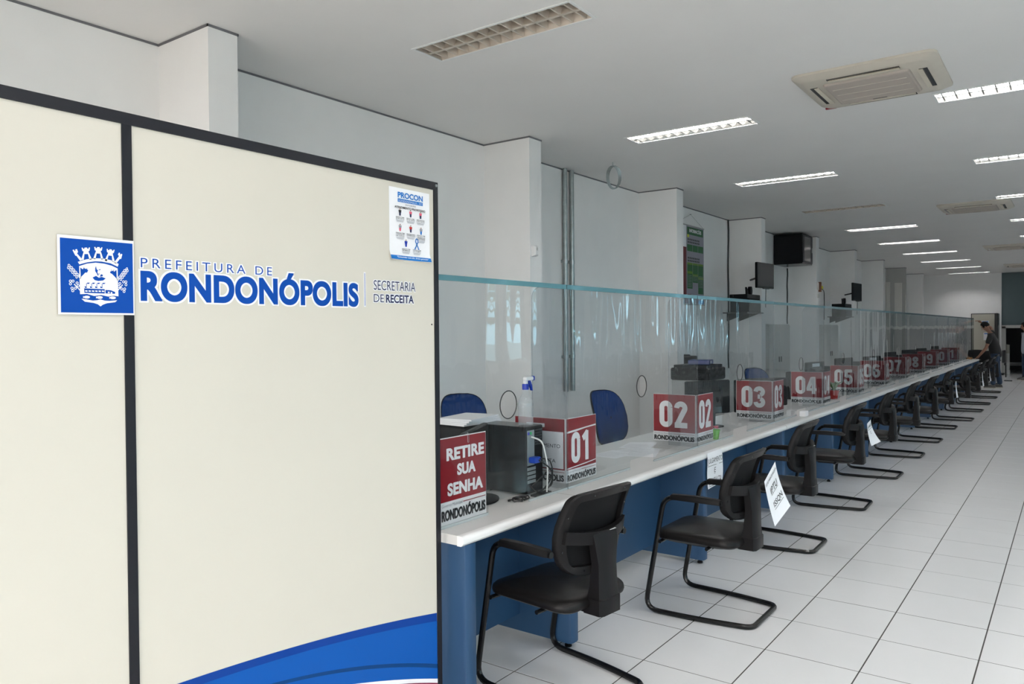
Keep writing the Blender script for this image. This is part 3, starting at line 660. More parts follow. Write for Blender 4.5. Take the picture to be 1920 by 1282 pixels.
# take-a-ticket sign beside the partition
s = thing('ticket_sign', (XG-0.007,2.437,ZT+0.024), 'red sign reading RETIRE SUA SENHA beside the partition', 'sign')
pf = Plane((-0.001,0.004,0),(0,1,0),(0,0,1)); wf = 0.318; H_ = 0.362
f1 = flat(pf,[rect(0,-0.02,wf,H_)],'sheet','sign_white',s,d=0.0,th=0.002)
flat(pf,[rect(0.002,0.086,wf-0.002,H_-0.004)],'red_field','sign_red',f1,d=0.0008)
for tx,a0,a1,b0,b1 in (('RETIRE',.045,.302,.262,.314),('SUA',.115,.240,.190,.240),('SENHA',.050,.292,.108,.162)): bold(pf,tx,a0,b0,a1,b1,'printed_text','sign_white',f1,0.03,0.0016,0.0016)
strip_into(pf,0,-0.005,wf,0.086,f1)
m = MB(); m.tube(fillet([(0.002,0.19,0.372),(0.002,0.19,0.325),(0.002,0.199,0.325),(0.002,0.199,0.366),(0.002,0.186,0.366)],0.004),0.0007,5); m.build('paper_clip','steel',s)

# ------------------------------------------------------------------ visitor chairs (local: faces -x, back at +x)
def cushion(x0,x1,y0,y1,z0,z1,rad,dome=0.012,n=6,dip=0.0):
    def loop(ins, z, r):
        pts = rrect(x0+ins,y0+ins,x1-ins,y1-ins,max(r-ins,0.01),n)
        return [(x,y,z+dip*((x-(x0+x1)/2)/((x1-x0)/2))**2*(-1)) for x,y in pts]
    h = z1-z0
    return [loop(0.02,z0,rad),loop(0.004,z0+0.2*h,rad),loop(0.0,z0+0.45*h,rad),loop(0.004,z0+0.7*h,rad),loop(0.018,z0+0.9*h,rad),loop(0.05,z1,rad),loop(0.12,z1+dome*0.7,rad),loop(0.17,z1+dome,rad)]
def back_pt(u, v, off=0.0):
    hw = 0.215+0.018*math.sin(math.pi*min(1,v*1.15))-0.030*max(0,0.35-v)/0.35
    x = 0.186-0.085*math.sin(math.pi*min(1,max(0,v))*0.62)*0.35+0.105*v*v-0.050*u*u
    return (x+off, u*hw, 0.548+0.385*v-0.018*u*u*(1 if v > 0.5 else -1)*abs(v-0.5)*2)
def outline(inset):
    """rounded outline of the backrest in (u, v); wide square shoulders, rounder at the foot"""
    out = []; hw, hh = 0.225, 0.1925
    corners = ((1,-1,0.065),(1,1,0.040),(-1,1,0.040),(-1,-1,0.065)); arcs = []
    for (sx,sy,r),a0 in zip(corners,(-90,0,90,180)):
        r = max(r-inset*0.225,0.02); cx = sx*(hw*(1-inset)-r); cy = sy*(hh*(1-inset*1.12)-r)
        arcs.append([(cx+r*math.cos(math.radians(a0+15*k)), cy+r*math.sin(math.radians(a0+15*k))) for k in range(7)])
    for k in range(4):
        out += arcs[k]; a, b = arcs[k][-1], arcs[(k+1)%4][0]
        out += [(a[0]+(b[0]-a[0])*t/5, a[1]+(b[1]-a[1])*t/5) for t in range(1,5)]
    return [(x/hw, 0.5+y/(2*hh)) for x,y in out]
def visitor_chair():
    t = thing('visitor_chair', (0,0,0), None, 'chair', 'black cantilever visitor chairs')
    yA, yB = 0.262, 0.205
    half = [(0.15,-yA,0.668),(-0.185,-yA,0.668),(-0.305,-yA,0.0145),(0.0,-yA+0.01,0.0145),(0.292,-yB,0.0145)]
    full = half+[(x,-y,z) for x,y,z in half[::-1]]
    rad = [0,0.07,0.085,0.2,0.055,0.055,0.2,0.085,0.07,0]
    m = MB(); m.tube(fillet(full,rad,6),0.0142,9); m.build('frame','black_metal',t,smooth=True)
    for s in (-1,1):
        m = MB(); lp = []
        for x,w,z0,z1 in ((-0.145,0.017,0.662,0.678),(-0.135,0.022,0.660,0.688),(0.0,0.023,0.660,0.692),(0.128,0.023,0.660,0.688),(0.142,0.019,0.660,0.682)):
            lp.append([(x,s*yA+a*w,z) for a,z in ((-1,z0),(1,z0),(1.05,(z0+z1)/2+.003),(0.7,z1),(-0.7,z1),(-1.05,(z0+z1)/2+.003))])
        m.loft(lp); m.build('armrest','black_plastic',t,smooth=True)
    m = MB(); m.loft(cushion(-0.275,0.205,-0.240,0.240,0.418,0.474,0.09,0.012,dip=0.012)); m.build('seat','black_vinyl',t,smooth=True)
    m = MB(); m.loft([[(x,y,z) for x,y in rrect(-0.262+i,-0.228+i,0.195-i,0.228-i,0.08)] for z,i in ((0.402,0.03),(0.415,0.006),(0.436,0.0))])
    m.box(-0.10,0.06,-0.16,0.16,0.388,0.405); sb = m.build('seat_shell','black_plastic',t,smooth=True)
    for x in (-0.215,0.06):
        m = MB(); m.tube([(x,-yA+0.004,0.408),(x,yA-0.004,0.408)],0.010,8); m.build('cross_bar','black_metal',sb,smooth=True)
    # backrest: upholstered pad, moulded ring behind it, cross band and spine
    m = MB(); o = outline(0.045); 
    grid = []
    for f in (0.0,0.35,0.7,0.92,1.0): grid.append([back_pt(u*f,0.5+(v-0.5)*f,-0.030+0.010*f**4) for u,v in o] if f else None)
    c = back_pt(0,0.5,-0.030); loops = grid[1:]+[[back_pt(u,v,-0.004) for u,v in o]]+[[back_pt(u*f,0.5+(v-0.5)*f,-0.002) for u,v in o] for f in (0.7,0.3)]
    m.loft(loops); m.build('back_pad','black_mesh',t,smooth=True)
    m = MB(); A = outline(0.0); B = outline(0.19)
    for f0,f1,inv in ((A,B,0),):
        n = len(A)
        ring = [[back_pt(u,v,-0.004) for u,v in A],[back_pt(u,v,0.012) for u,v in A],[back_pt(u*0.97,0.5+(v-.5)*0.97,0.020) for u,v in A],[back_pt(u,v,0.020) for u,v in B],[back_pt(u*.985,0.5+(v-.5)*.985,-0.002) for u,v in B]]
        m.loft(ring+[ring[0]],caps=False)
    bf = m.build('back_frame','black_plastic',t,smooth=True)
    for (u,v) in ((-0.90,0.72),(-0.90,0.30),(0.90,0.72),(0.90,0.30),(-0.5,0.945),(0.5,0.945),(-.5,.06)):
        p = back_pt(u,v,0.0205); MB().lathe([(0.0045,0),(0.0045,0.0012),(0.0,0.0013)],n=8).build('screw','black_gloss',bf,loc=p).rotation_euler.y = math.pi/2
    m = MB(); lo = []
    for k in range(13):
        u = -0.90+1.8*k/12; a = back_pt(u,0.36+0.05*u*u,0.018); b = back_pt(u,0.505+0.06*u*u,0.022); q = 0.022*(1-u*u)
        lo.append([(a[0],a[1],a[2]),(a[0]+0.016+q,a[1],a[2]),(b[0]+0.012+q,b[1],b[2]),(b[0],b[1],b[2])])
    m.loft(lo); m.build('cross_band','black_plastic',t,smooth=True)
    m = MB(); lo = []
    for z,w,x0,x1 in ((0.735,0.085,0.200,0.243),(0.70,0.082,0.205,0.250),(0.60,0.064,0.205,0.256),(0.50,0.066,0.195,0.258),(0.455,0.070,0.185,0.262),(0.452,0.076,0.18,0.266),(0.385,0.076,0.17,0.266)):
        lo.append([(x0,-w,z),(x1-0.012,-w,z),(x1,-w+0.018,z),(x1,w-0.018,z),(x1-0.012,w,z),(x0,w,z)])
    m.loft(lo); m.box(0.06,0.18,-0.07,0.07,0.386,0.412); m.build('spine','black_plastic',t,smooth=True)
    return t
CH = [(-1.862,2.925,-7),(-1.665,4.215,0),(-1.785,5.815,1),(-1.775,7.385,2),(-1.80,9.085,0),(-1.81,10.67,1),(-1.80,12.20,-1),(-1.80,13.93,1),(-1.695,15.28,0),(-1.695,17.0,-1),(-1.695,18.6,2),(-1.695,20.32,0),(-1.74,22.08,1)]
CL = ['nearest black cantilever visitor chair, drawn up beneath the RETIRE SUA SENHA sign','black cantilever visitor chair with an IPTU ISSQN paper taped to its back','black cantilever visitor chair behind the chair with the IPTU paper','black cantilever visitor chair with a curling JULGAMENTO paper on its back',
 'black cantilever visitor chair just beyond the one with the curling paper','sixth black cantilever visitor chair from the partition','seventh black cantilever visitor chair from the partition','eighth black cantilever visitor chair, with a white paper strip on its back','ninth black cantilever visitor chair from the partition','tenth black cantilever visitor chair, with a narrow white paper on its back','eleventh black cantilever visitor chair, with a narrow white paper on its back','second farthest black cantilever visitor chair of the row','farthest black cantilever visitor chair, nearest the man in black']
proto = visitor_chair(); chairs = []
for k,(x,y,a) in enumerate(CH):
    if k == 0: proto.location = (x,y,0); proto.rotation_euler.z = math.radians(a); proto['label'] = CL[0]; chairs.append(proto)
    else: chairs.append(dup(proto,(x,y,0),math.radians(a),CL[k]))
for k in (0,2):
    m = MB(); m.add([(0.2475,0.015,0.738),(0.2475,0.062,0.738),(0.2435,0.062,0.7385),(0.2435,0.015,0.7385),(0.228,0.062,0.741),(0.228,0.015,0.741)],[(0,1,4,5)])
    m.build('stock_label','white_paper',chairs[k])
# papers on chairs and counter
def hung_paper(name, chair, label, w, h, y0, z0, tilt, lines, curl=0.04):
    s = thing(name, (0,0,0), label, 'paper', 'sheets of paper taped to chairs')
    s.matrix_world = Matrix.Translation(Vector((CH[chair][0],CH[chair][1],0))) @ Matrix.Rotation(math.radians(CH[chair][2]),4,'Z') @ Matrix.Translation(Vector((0.272,y0,z0))) @ Matrix.Rotation(tilt,4,'X')
    def sx(a,b): return 0.012+curl*(b/h)**2*(0.4+0.6*(a/w))
    m = MB(); N = 8; rows = []
    for r in range(N+1):
        b = -h*r/N; rows.append([(sx(w*k/N,b), w*k/N, b) for k in range(N+1)])
    m.loft(rows,closed=False,caps=False); m.build('sheet','white_paper',s,smooth=True)
    mt = MB()
    for tx,a0,a1,b0,b1,off,ul in lines:
        vs, fs, _ = glyphs(tx,off,1.0); mt.add([(sx(a0+u*(a1-a0),b0+v*(b1-b0))+0.0012, a0+u*(a1-a0), b0+v*(b1-b0)) for u,v in vs],fs)
        if ul: mt.add([(sx(a,b)+0.0012,a,b) for a,b in ((a0,b0-.008),(a1,b0-.008),(a1,b0-.005),(a0,b0-.005))],[(0,1,2,3)])
    if lines: mt.build('printed_text','ink_black',s)
    return s
hung_paper('notice_sheet',1,'white IPTU ISSQN notice hanging askew from the second chair back',0.21,0.297,0.02,0.755,math.radians(24),[('SECRETARIA DE RECEITA',0.01,0.20,-0.045,-0.028,0.0,False),('IPTU',0.06,0.17,-0.125,-0.085,0.012,True),('ISSQN',0.055,0.185,-0.215,-0.175,0.012,True)],0.05)
hung_paper('notice_sheet',3,'white JULGAMENTO notice with a curled corner on the fourth chair back',0.19,0.20,0.0,0.745,math.radians(6),[('JULGAMENTO',0.01,0.18,-0.06,-0.03,0.005,True),('E',0.085,0.10,-0.11,-0.085,0.005,False)],0.08)
for k,w in ((7,0.10),(9,0.07),(10,0.07)): hung_paper('notice_sheet',k,'narrow white paper strip on the back of the %s chair'%{7:'eighth',9:'tenth',10:'eleventh'}[k],w,0.26,0.05,0.74,0.0,[],0.03)
s = thing('notice_sheet', (XN+0.003,4.985,ZT-0.012), 'white JULGAMENTO E CONSULTA notice hanging over the front edge of the counter', 'paper')
m = MB(); w = 0.265; h = 0.235; rows = []
def hx(a,b): return 0.002+0.010*math.sin(3*a/w+b*14)*(-b/h)+0.004
for r in range(9): b = -h*r/8; rows.append([(hx(w*k/8,b)if r else 0.001, w*k/8, b) for k in range(9)])
rows = [[(-0.03,w*k/8,0.0145) for k in range(9)],[(0.0,w*k/8,0.010) for k in range(9)]]+rows
m.loft(rows,closed=False,caps=False); m.build('sheet','white_paper',s,smooth=True)
mt = MB()
for tx,a0,a1,b0,b1 in (('JULGAMENTO',0.005,.258,-.075,-.030),('E',.118,.142,-.135,-.100),('CONSULTA',.03,.245,-.215,-.170)):
    vs,fs,_ = glyphs(tx,0.0,1.0); mt.add([(hx(a0+u*(a1-a0),b0+v*(b1-b0))+.0012,a0+u*(a1-a0),b0+v*(b1-b0)) for u,v in vs],fs)
    mt.add([(hx(a,b)+0.0012,a,b) for a,b in ((a0,b0-.009),(a1,b0-.009),(a1,b0-.006),(a0,b0-.006))],[(0,1,2,3)])
mt.build('printed_text','ink_black',s)
LS = ['uppermost loose white form','skewed white form in the middle','white form nearest the glass','white form nearest the first sign']
for k,(x,y,a,z) in enumerate(((-2.55,5.02,12,0.0022),(-2.46,4.84,-9,0.0016),(-2.38,4.74,20,0.0010),(-2.52,4.60,-4,0.0005))):
    s = thing('loose_form',(x,y,ZT+z),LS[k]+' of the papers lying behind the second screen','paper','loose forms on the counter',rz=math.radians(a))
    m = MB(); rows = [[(-.105+.21*i/4, -.148+.296*j/6, 0.0004+0.012*max(0,(j-4)/2.0)**2*(1 if k==0 else .2)*(i/4)) for i in range(5)] for j in range(7)]
    m.loft(rows,closed=False,caps=False); m.build('sheet','white_paper',s,smooth=True)
    m = MB()
    for q in range(9): m.add([(-.085,-.11+.022*q,.0013),(.03+.05*((q*7)%3)/2,-.11+.022*q,.0013),(.03+.05*((q*7)%3)/2,-.107+.022*q,.0013),(-.085,-.107+.022*q,.0013)],[(0,1,2,3)])
    m.build('printed_line','ink_grey',s)

# ------------------------------------------------------------------ staff side: computers, chairs, cabinets
def monitor(loc, rz, label, w=0.48, h=0.29, top=0.44, note=False):
    s = thing('monitor', loc, label, 'monitor', 'monitors on the counter', rz=rz)          # local: screen faces -x, back +x
    m = MB(); m.rbox(-0.016,0.018,-w/2,w/2,top-h,top,0.008); b = m.build('casing','black_plastic',s)
    MB().box(-0.0175,-0.0158,-w/2+.015,w/2-.015,top-h+.025,top-.015).build('display','black_gloss',b)
    m = MB(); m.loft([[(0.018,a*w*.32,top-h/2+c*h*.3) for a,c in ((-1,-1),(1,-1),(1,1),(-1,1))],[(0.045,a*w*.22,top-h/2+c*h*.18) for a,c in ((-1,-1),(1,-1),(1,1),(-1,1))]]); m.build('back_housing','black_plastic',b)
    m = MB(); m.loft([[(0.02,-.05,top-h*.55),(0.048,-.05,top-h*.55),(0.048,.05,top-h*.55),(0.02,.05,top-h*.55)],[(0.02,-.045,0.012),(0.05,-.045,0.012),(0.05,.045,0.012),(0.02,.045,0.012)]]); m.build('stand','black_plastic',s)
    m = MB(); m.loft([[(x,y,z) for x,y in ell(0.02,0,r1,r2,20)] for z,r1,r2 in ((0.001,.10,.14),(0.008,.10,.14),(0.014,.07,.11))]); m.build('base','black_plastic',s,smooth=True)
    if note: MB().box(0.0185,0.0192,-0.10,0.10,top-.075,top-.02).build('paper_note','white_paper',s)
    return s
monitor((-2.41,2.965,ZT+0.001), math.radians(24), 'black monitor seen from behind, left of the computer tower in the first booth', top=0.362, h=0.27, w=0.45)
# computer tower showing its rear panel
s = thing('computer_tower', (-2.252,3.185,ZT), 'black computer tower with its rear sockets facing out beside sign 01', 'computer')
TD, TWD, TH = 0.30, 0.155, 0.352
MB().rbox(-TD,0,0,TWD,0.008,TH,0.004).build('case','pc_black',s)
MB().box(0.0,0.0012,0.012,0.075,TH-.20,TH-.02).build('io_shield','io_panel',s)
m = MB(); m.box(0.0,0.0012,0.08,0.148,TH-.10,TH-.02); vent = m.build('fan_grille','dark_grey',s)
for i in range(5):
    for j in range(5): MB().box(0.0012,0.0016,0.084+.0125*i,0.092+.0125*i,TH-.095+.015*j,TH-.086+.015*j).build('vent_hole','black_gloss',vent)
for k in range(4): MB().box(0.0,0.002,0.012,0.085,0.06+.022*k,0.076+.022*k).build('slot_cover','io_panel',s)
MB().box(0.0,0.0012,0.012,0.145,0.012,0.055).build('power_supply','dark_grey',s)
for yy,mt in ((.022,'port_violet'),(.042,'port_green')): MB().lathe([(0.008,0),(0.008,0.003),(0.004,0.0031)],n=10).build('round_socket',mt,s,loc=(0.001,yy,TH-.035)).rotation_euler.y = math.pi/2
m = MB(); m.rbox(0.002,0.045,0.02,0.075,TH-.185,TH-.155,0.004); m.build('video_plug','vga_blue',s)
for q,(p,mt,r) in enumerate(([[(0.001,.05,TH-.055),(.06,.06,TH-.07),(.068,.10,TH-.2),(.05,.115,.004)],'cable_white',.0045],[[(0.045,.05,TH-.17),(.07,.09,TH-.2),(.07,.15,TH-.25),(.03,.13,.02),(.02,.05,.004)],'cable_black',.004],[[(0.001,.04,.04),(.05,.09,.10),(.06,.16,.14),(.05,.165,.05),(.03,.13,.004)],'cable_black',.0035],[[(0.045,.06,TH-.165),(.06,.12,TH-.17),(.05,.17,TH-.22),(.055,.165,.03),(-.02,.16,.004)],'cable_black',.0035],[[(0.001,.03,.05),(.04,.02,.03),(.05,.08,.005),(.02,.17,.004)],'cable_black',.004])):
    m = MB(); m.tube(fillet(p,.06,6),r,7); m.build('cable',mt,s,smooth=True)
for k in range(2): MB().box(-TD+.02+.3*k,-TD+.06+.3*k,.01,TWD-.01,0.0,0.009).build('foot','black_plastic',s)
# power strip cables on the counter in front of the monitor
s = thing('cable_tangle',(-2.228,3.09,ZT),'loop of black computer cable lying under the first monitor','cable')
m = MB(); m.tube([(0.03*math.cos(t)*(1+.3*math.sin(2.3*t)),0.05*math.sin(t)+.03*math.sin(.7*t),0.005+0.004*abs(math.sin(3*t))) for t in [k*.35 for k in range(50)]],.0035,6); m.build('cable','cable_black',s,smooth=True)
# spray bottle on the tower
s = thing('spray_bottle',(-2.30,3.255,ZT+TH),'clear spray bottle with blue trigger standing on the computer tower','bottle')
m = MB(); m.lathe([(0.036,0.0),(0.039,0.004),(0.039,0.05),(0.037,0.075),(0.040,0.11),(0.034,0.135),(0.018,0.165),(0.0145,0.18),(0.0145,0.19)],n=20); m.build('bottle_body','bottle_clear',s,smooth=True)
MB().lathe([(0.018,0.186),(0.018,0.214),(0.014,0.216)],n=16).build('cap','trigger_blue',s,smooth=True)
m = MB(); m.rbox(-.012,.012,-.010,.060,.232,.252,.004); m.box(-.008,.008,-.010,.010,.214,.234); m.build('spray_head','trigger_white',s)
MB().rbox(-.010,.010,.060,.074,.230,.254,.003).build('nozzle','trigger_blue',s)
m = MB(); m.loft([[(-.006,a,c),(.006,a,c),(.006,b,c),(-.006,b,c)] for a,b,c in ((.012,.034,.234),(.020,.044,.222),(.036,.052,.205),(.050,.058,.178))]); m.build('trigger','trigger_blue',s)
# printer with papers behind the first monitor
s = thing('desk_printer',(-2.685,3.225,ZT),'black desk printer behind the first monitor','printer'); m = MB(); m.rbox(-.11,.11,-.15,.155,0,.345,.012); m.build('body','black_plastic',s); MB().box(.1105,.114,-.12,.14,.10,.16).build('paper_slot','black_gloss',s); MB().box(.1105,.116,-.10,.12,.22,.23).build('lid_seam','dark_grey',s)
s = thing('paper_stack',(-2.66,3.225,ZT+.346),'stack of white documents on the desk printer in the first booth','papers')
for k in range(4):
    m = MB(); a = math.radians(-3+4*k); c_,s_ = math.cos(a),math.sin(a); pts = [(x*c_-y*s_,x*s_+y*c_) for x,y in ((-.105,-.15),(.105,-.15),(.105,.15),(-.105,.15))]; m.prism([(x,y,.009*k) for x,y in pts],(0,0,.0085)); m.build('document','white_paper',s)
# staff chairs
def staff_chair(loc, rz, label):
    s = thing('staff_chair',loc,label,'chair','blue upholstered staff chairs',rz=rz)   # local: faces -x
    m = MB(); rows = []
    def bp(a,b,o): return (0.20+0.02*b+0.08*(b-.2)**2*2-0.04*a*a+o, a*0.205*(1-.10*abs(b-.45)), 0.60+0.46*b)
    lo = [(math.copysign(abs(math.cos(t))**.55,math.cos(t)), .5+.5*math.copysign(abs(math.sin(t))**.55,math.sin(t))) for t in [2*math.pi*k/32 for k in range(32)]]
    m.loft([[bp(a*f,.5+(b-.5)*f,-.045+.02*f**3) for a,b in lo] for f in (.04,.3,.7,.92)]+[[bp(a,b,-.015) for a,b in lo],[bp(a,b,0) for a,b in lo]],caps=False); m.build('back_pad','fabric_blue',s,smooth=True)
    m = MB(); m.loft([[bp(a*1.03,.5+(b-.5)*1.03,-.012) for a,b in lo],[bp(a*1.03,.5+(b-.5)*1.03,.004) for a,b in lo],[bp(a*.93,.5+(b-.5)*.93,.022) for a,b in lo],[bp(a*.4,.5+(b-.5)*.4,.026) for a,b in lo],[bp(a*.03,.5+(b-.5)*.03,.026) for a,b in lo]],caps=False); m.build('back_shell','black_plastic',s,smooth=True)
    m = MB(); m.loft(cushion(-.26,.20,-.235,.235,.43,.485,.1,.012)); m.build('seat','fabric_blue',s,smooth=True)
    m = MB(); m.loft([[(x,y,z) for x,y in rrect(-.25,-.225,.19,.225,.09)] for z in (.408,.432)]); m.build('seat_shell','black_plastic',s)
    m = MB(); m.tube(fillet([(.02,0,.40),(.22,0,.40),(.275,0,.50),(.262,0,.80)],.06),.020,8); m.build('back_bar','black_metal',s,smooth=True)
    m = MB(); m.lathe([(.028,.06),(.028,.25),(.018,.25),(.018,.41)],n=12); m.build('gas_lift','black_metal',s,smooth=True)
    for k in range(5):
        a = 2*math.pi*k/5+.3; lg = MB(); lg.tube([(0,0,.10),(.15*math.cos(a),.15*math.sin(a),.085),(.29*math.cos(a),.29*math.sin(a),.062)],[.028,.022,.016],8); l = lg.build('base_leg','black_plastic',s,smooth=True)
        w = MB(); w.tube([(.29*math.cos(a)-.02*math.sin(a),.29*math.sin(a)+.02*math.cos(a),.028),(.29*math.cos(a)+.02*math.sin(a),.29*math.sin(a)-.02*math.cos(a),.028)],.027,10); w.tube([(.29*math.cos(a),.29*math.sin(a),.03),(.29*math.cos(a),.29*math.sin(a),.066)],.007,6); w.build('castor','black_plastic',l)
    return s
staff_chair((-4.0,4.90,0),math.radians(150),'blue staff chair behind the first booth, partly hidden by the partition')
staff_chair((-3.12,5.93,0),math.radians(168),'blue staff chair turned aside behind the second booth')
staff_chair((-3.3,10.3,0),math.radians(150),'blue staff chair behind sign 03')

# grey cabinet with printer, beyond sign 02
s = thing('printer_cabinet',(-4.44,9.87,0),'light grey cabinet carrying a black printer, seen through the screen above sign 02','cabinet')
MB().rbox(-.25,.25,-.36,.36,0.0,1.07,.006).build('body','grey_cabinet',s); MB().box(.25,.256,-.35,.35,.54,1.055).build('drawer_front','grey_cabinet',s); MB().box(.25,.256,-.35,.35,.03,.52).build('drawer_front','grey_cabinet',s); MB().box(.2565,.2575,0.0,.09,.86,.95).build('inventory_label','white_paper',s)
s = thing('laser_printer',(-4.44,9.84,1.071),'black laser printer on the light grey cabinet','printer'); MB().rbox(-.21,.22,-.28,.28,0,.165,.012).build('body','black_plastic',s); MB().rbox(-.15,.15,-.2,.2,.165,.185,.008).build('lid','dark_grey',s)
# multifunction printer on a white base
s = thing('multifunction_printer',(-3.78,9.08,0),'white multifunction printer with a black scanner top beyond sign 02','printer')
MB().rbox(-.24,.24,-.26,.26,.02,.98,.01).build('body','grey_cabinet',s); MB().rbox(-.25,.25,-.27,.27,.98,1.13,.012).build('scanner','black_plastic',s); m = MB(); m.loft([[(x,y,z) for x,y in rrect(-.22,-.25,.22,.25,.02)] for z in (1.13,1.165)]); m.build('lid','dark_grey',s); MB().box(.2405,.2415,-.05,.12,.82,.95).build('sticker','white_paper',s); MB().box(.242,.2425,-.04,.11,.825,.84).build('sticker_line','sign_red',s)
s = thing('folder',(-3.72,9.02,1.171),'dark blue ring folder lying on the scanner','folder',rz=.25); MB().rbox(-.13,.13,-.17,.17,0,.055,.006).build('cover','blue_folder',s); MB().box(.1305,.1315,-.10,.0,.012,.045).build('spine_label','white_paper',s)

MON = [(6.35,'third'),(8.02,'fourth'),(9.75,'fifth'),(11.35,'sixth'),(13.05,'seventh'),(14.7,'eighth'),(16.4,'ninth'),(18.1,'tenth'),(19.8,'eleventh')]
for k,(y,nm) in enumerate(MON):
    monitor((-2.56-0.03*(k%2),y,ZT+.001), math.radians((-28,-40,-10,-14,-18,-10,-20,-12,-8)[k]), 'black monitor on the counter of the %s booth from the partition'%nm, top=(0.40,0.33,0.435,0.43,0.40,0.42,0.42,0.41,0.42)[k], note=(k in (2,4)))
    t = thing('computer_case',(-2.60,y-0.38,ZT),'black computer case standing on the counter of the %s booth'%nm,'computer','computer cases on the counter')
    MB().rbox(-.17,.17,-.085,.085,.004,(.20 if k == 0 else .33),.005).build('case','pc_black',t); MB().box(.1705,.172,-.07,.0,.05,.17).build('io_panel','io_panel',t)
    m = MB(); m.tube(fillet([(.172,-.03,.12),(.22,-.05,.10),(.23,.0,.02),(.19,.10,.004),(.20,.2,.004)],.05),.004,6); m.build('cable','cable_black',t,smooth=True)
    m = MB(); m.rbox(.172,.20,-.065,-.02,.10,.13,.003); m.build('video_plug','vga_blue',t)
# pots
s = thing('flower_pot',(-2.215,5.66,ZT),'small lime green pot with a pink flower beside sign 02','pot')
MB().lathe([(.020,0),(.028,.062),(.031,.063),(.031,.075),(.026,.075),(.024,.06)],n=16).build('pot','green_pot',s,smooth=True)
m = MB()
for k in range(9): a = k*2.4; m.loft([[(p[0]*1.0+.007*math.cos(a)*q,p[1]+.007*math.sin(a)*q,.08+.006*k/3+.004*q) for p in ell(0,0,.009,.009,6)] for q in (1,2)])
m.build('flower','petal',s)
s = thing('potted_plant',(-2.315,9.66,ZT),'leafy plant in a small red pot in front of sign 05','plant')
MB().lathe([(.040,0),(.055,.085),(.06,.086),(.06,.10),(.05,.10),(.048,.08)],n=16).build('pot','red_pot',s,smooth=True)
for k in range(14):
    a = k*2.4; L = .11+.04*((k*5)%3)/2; m = MB(); tip = (math.cos(a)*L*.8,math.sin(a)*L*.8,.10+L*.8)
    mid = (math.cos(a)*L*.42,math.sin(a)*L*.42,.10+L*.62); px,py = -math.sin(a)*.017,math.cos(a)*.017
    m.add([(0,0,.09),(mid[0]+px,mid[1]+py,mid[2]),tip,(mid[0]-px,mid[1]-py,mid[2]),(mid[0],mid[1],mid[2]+.008)],[(0,1,4),(1,2,4),(2,3,4),(3,0,4)]); m.build('leaf','leaf',s)
s = thing('card_holder',(-2.10,7.62,ZT),'small clear card box by the slot under sign 04','box'); m = MB(); m.rbox(-.028,.028,-.05,.05,0.0,.05,.003); m.build('body','white_paper',s)
# steel lockers along the wall
for y,nm in ((14.1,'nearest the rack'),(17.75,'beneath the far television')):
    s = thing('steel_locker',(-4.45,y,0),'grey steel locker against the left wall, '+nm,'cabinet','grey steel lockers'); w = .62
    MB().box(-.24,.13,-w,w,.04,1.68).build('body','grey_cabinet',s)
    for q in (-1,1):
        d = MB().box(.13,.145,(-w+.01 if q<0 else .004),(-.004 if q<0 else w-.01),.06,1.66).build('locker_door','grey_cabinet',s)
        MB().rbox(.145,.16,q*.06-.012,q*.06+.012,1.0,1.10,.003).build('handle','black_plastic',d)
# red notice folder / box on shelf
# ------------------------------------------------------------------ things on the left wall
for k,yy in enumerate((7.455,7.60)):
    s = thing('conduit_pipe',(XW+.034,yy,0),('left' if k == 0 else 'right')+' one of two metal conduit pipes running up the wall between pilasters','pipe','paired conduit pipes')
    m = MB(); m.tube([(0,0,.9),(0,0,2.3),(0,0,ZC-.001)],.027,12); m.build('pipe','galv',s,smooth=True)
    for z in (1.3,2.39): m = MB(); m.tube([(0,0,z-.02),(0,0,z+.02)],.031,12); m.box(-.03,-.01,-.05,.05,z-.015,z+.015); m.build('clamp','steel',s)
s = thing('motion_sensor',(XP+.001,6.06,2.31),'small white motion sensor on the front face of the second pilaster','sensor')
m = MB(); m.loft([[(0,-.03,0),(0,.03,0),(0,.03,.10),(0,-.03,.10)],[(.03,-.03,.008),(.03,.03,.008),(.03,.03,.10),(.03,-.03,.10)],[(.045,-.02,.014),(.045,.02,.014),(.045,.02,.092),(.045,-.02,.092)]]); m.build('body','trigger_white',s); MB().box(.0445,.0465,-.012,.012,.055,.085).build('lens','grey_cabinet',s)
s = thing('cable_coil',(-4.10,7.50,ZC),'coil of grey cable hanging from the ceiling beside the pipes','cable')
m = MB()
for q in range(3): m.tube([(0.012*q+.03*math.sin(t),.085*math.sin(t+.1*q),-.17+.125*math.cos(t)) for t in [2*math.pi*k/24 for k in range(24)]],.007,6,closed=True)
m.tube([(0,0,-.05),(0,0,-.001)],.006,6); m.build('coil','galv',s,smooth=True)
# hanging banner
s = thing('wall_banner',(XW+.012,10.93,1.93),'green and grey information banner hung on the wall behind the third pilaster','banner')
BW, BH = 1.32, 1.24; a = at(1320,430,x=XW); 
P0 = Plane((0,0,0),(0,1,0),(0,0,1)); YBN = at(1319.5,500,x=XW+.012).y-10.93; Y_L = YBN-1.02
ZTOP = at(1319,430,x=XW).z-1.93; ZBOT = at(1319,572,x=XW).z-1.93
def br(u0,v0,u1,v1,mt,nm='printed_block',d=0.001): return flat(P0,[rect(Y_L+u0*1.02,ZTOP+(ZBOT-ZTOP)*v1,Y_L+u1*1.02,ZTOP+(ZBOT-ZTOP)*v0)],nm,mt,s,d=d)
flat(P0,[rect(Y_L,ZBOT,YBN,ZTOP)],'banner_sheet','banner_grey',s,d=0.0,th=0.002)
br(0,0,.34,.28,'vinyl_white'); br(0,.28,.34,.93,'banner_red'); br(.37,.02,.97,.115,'banner_green')
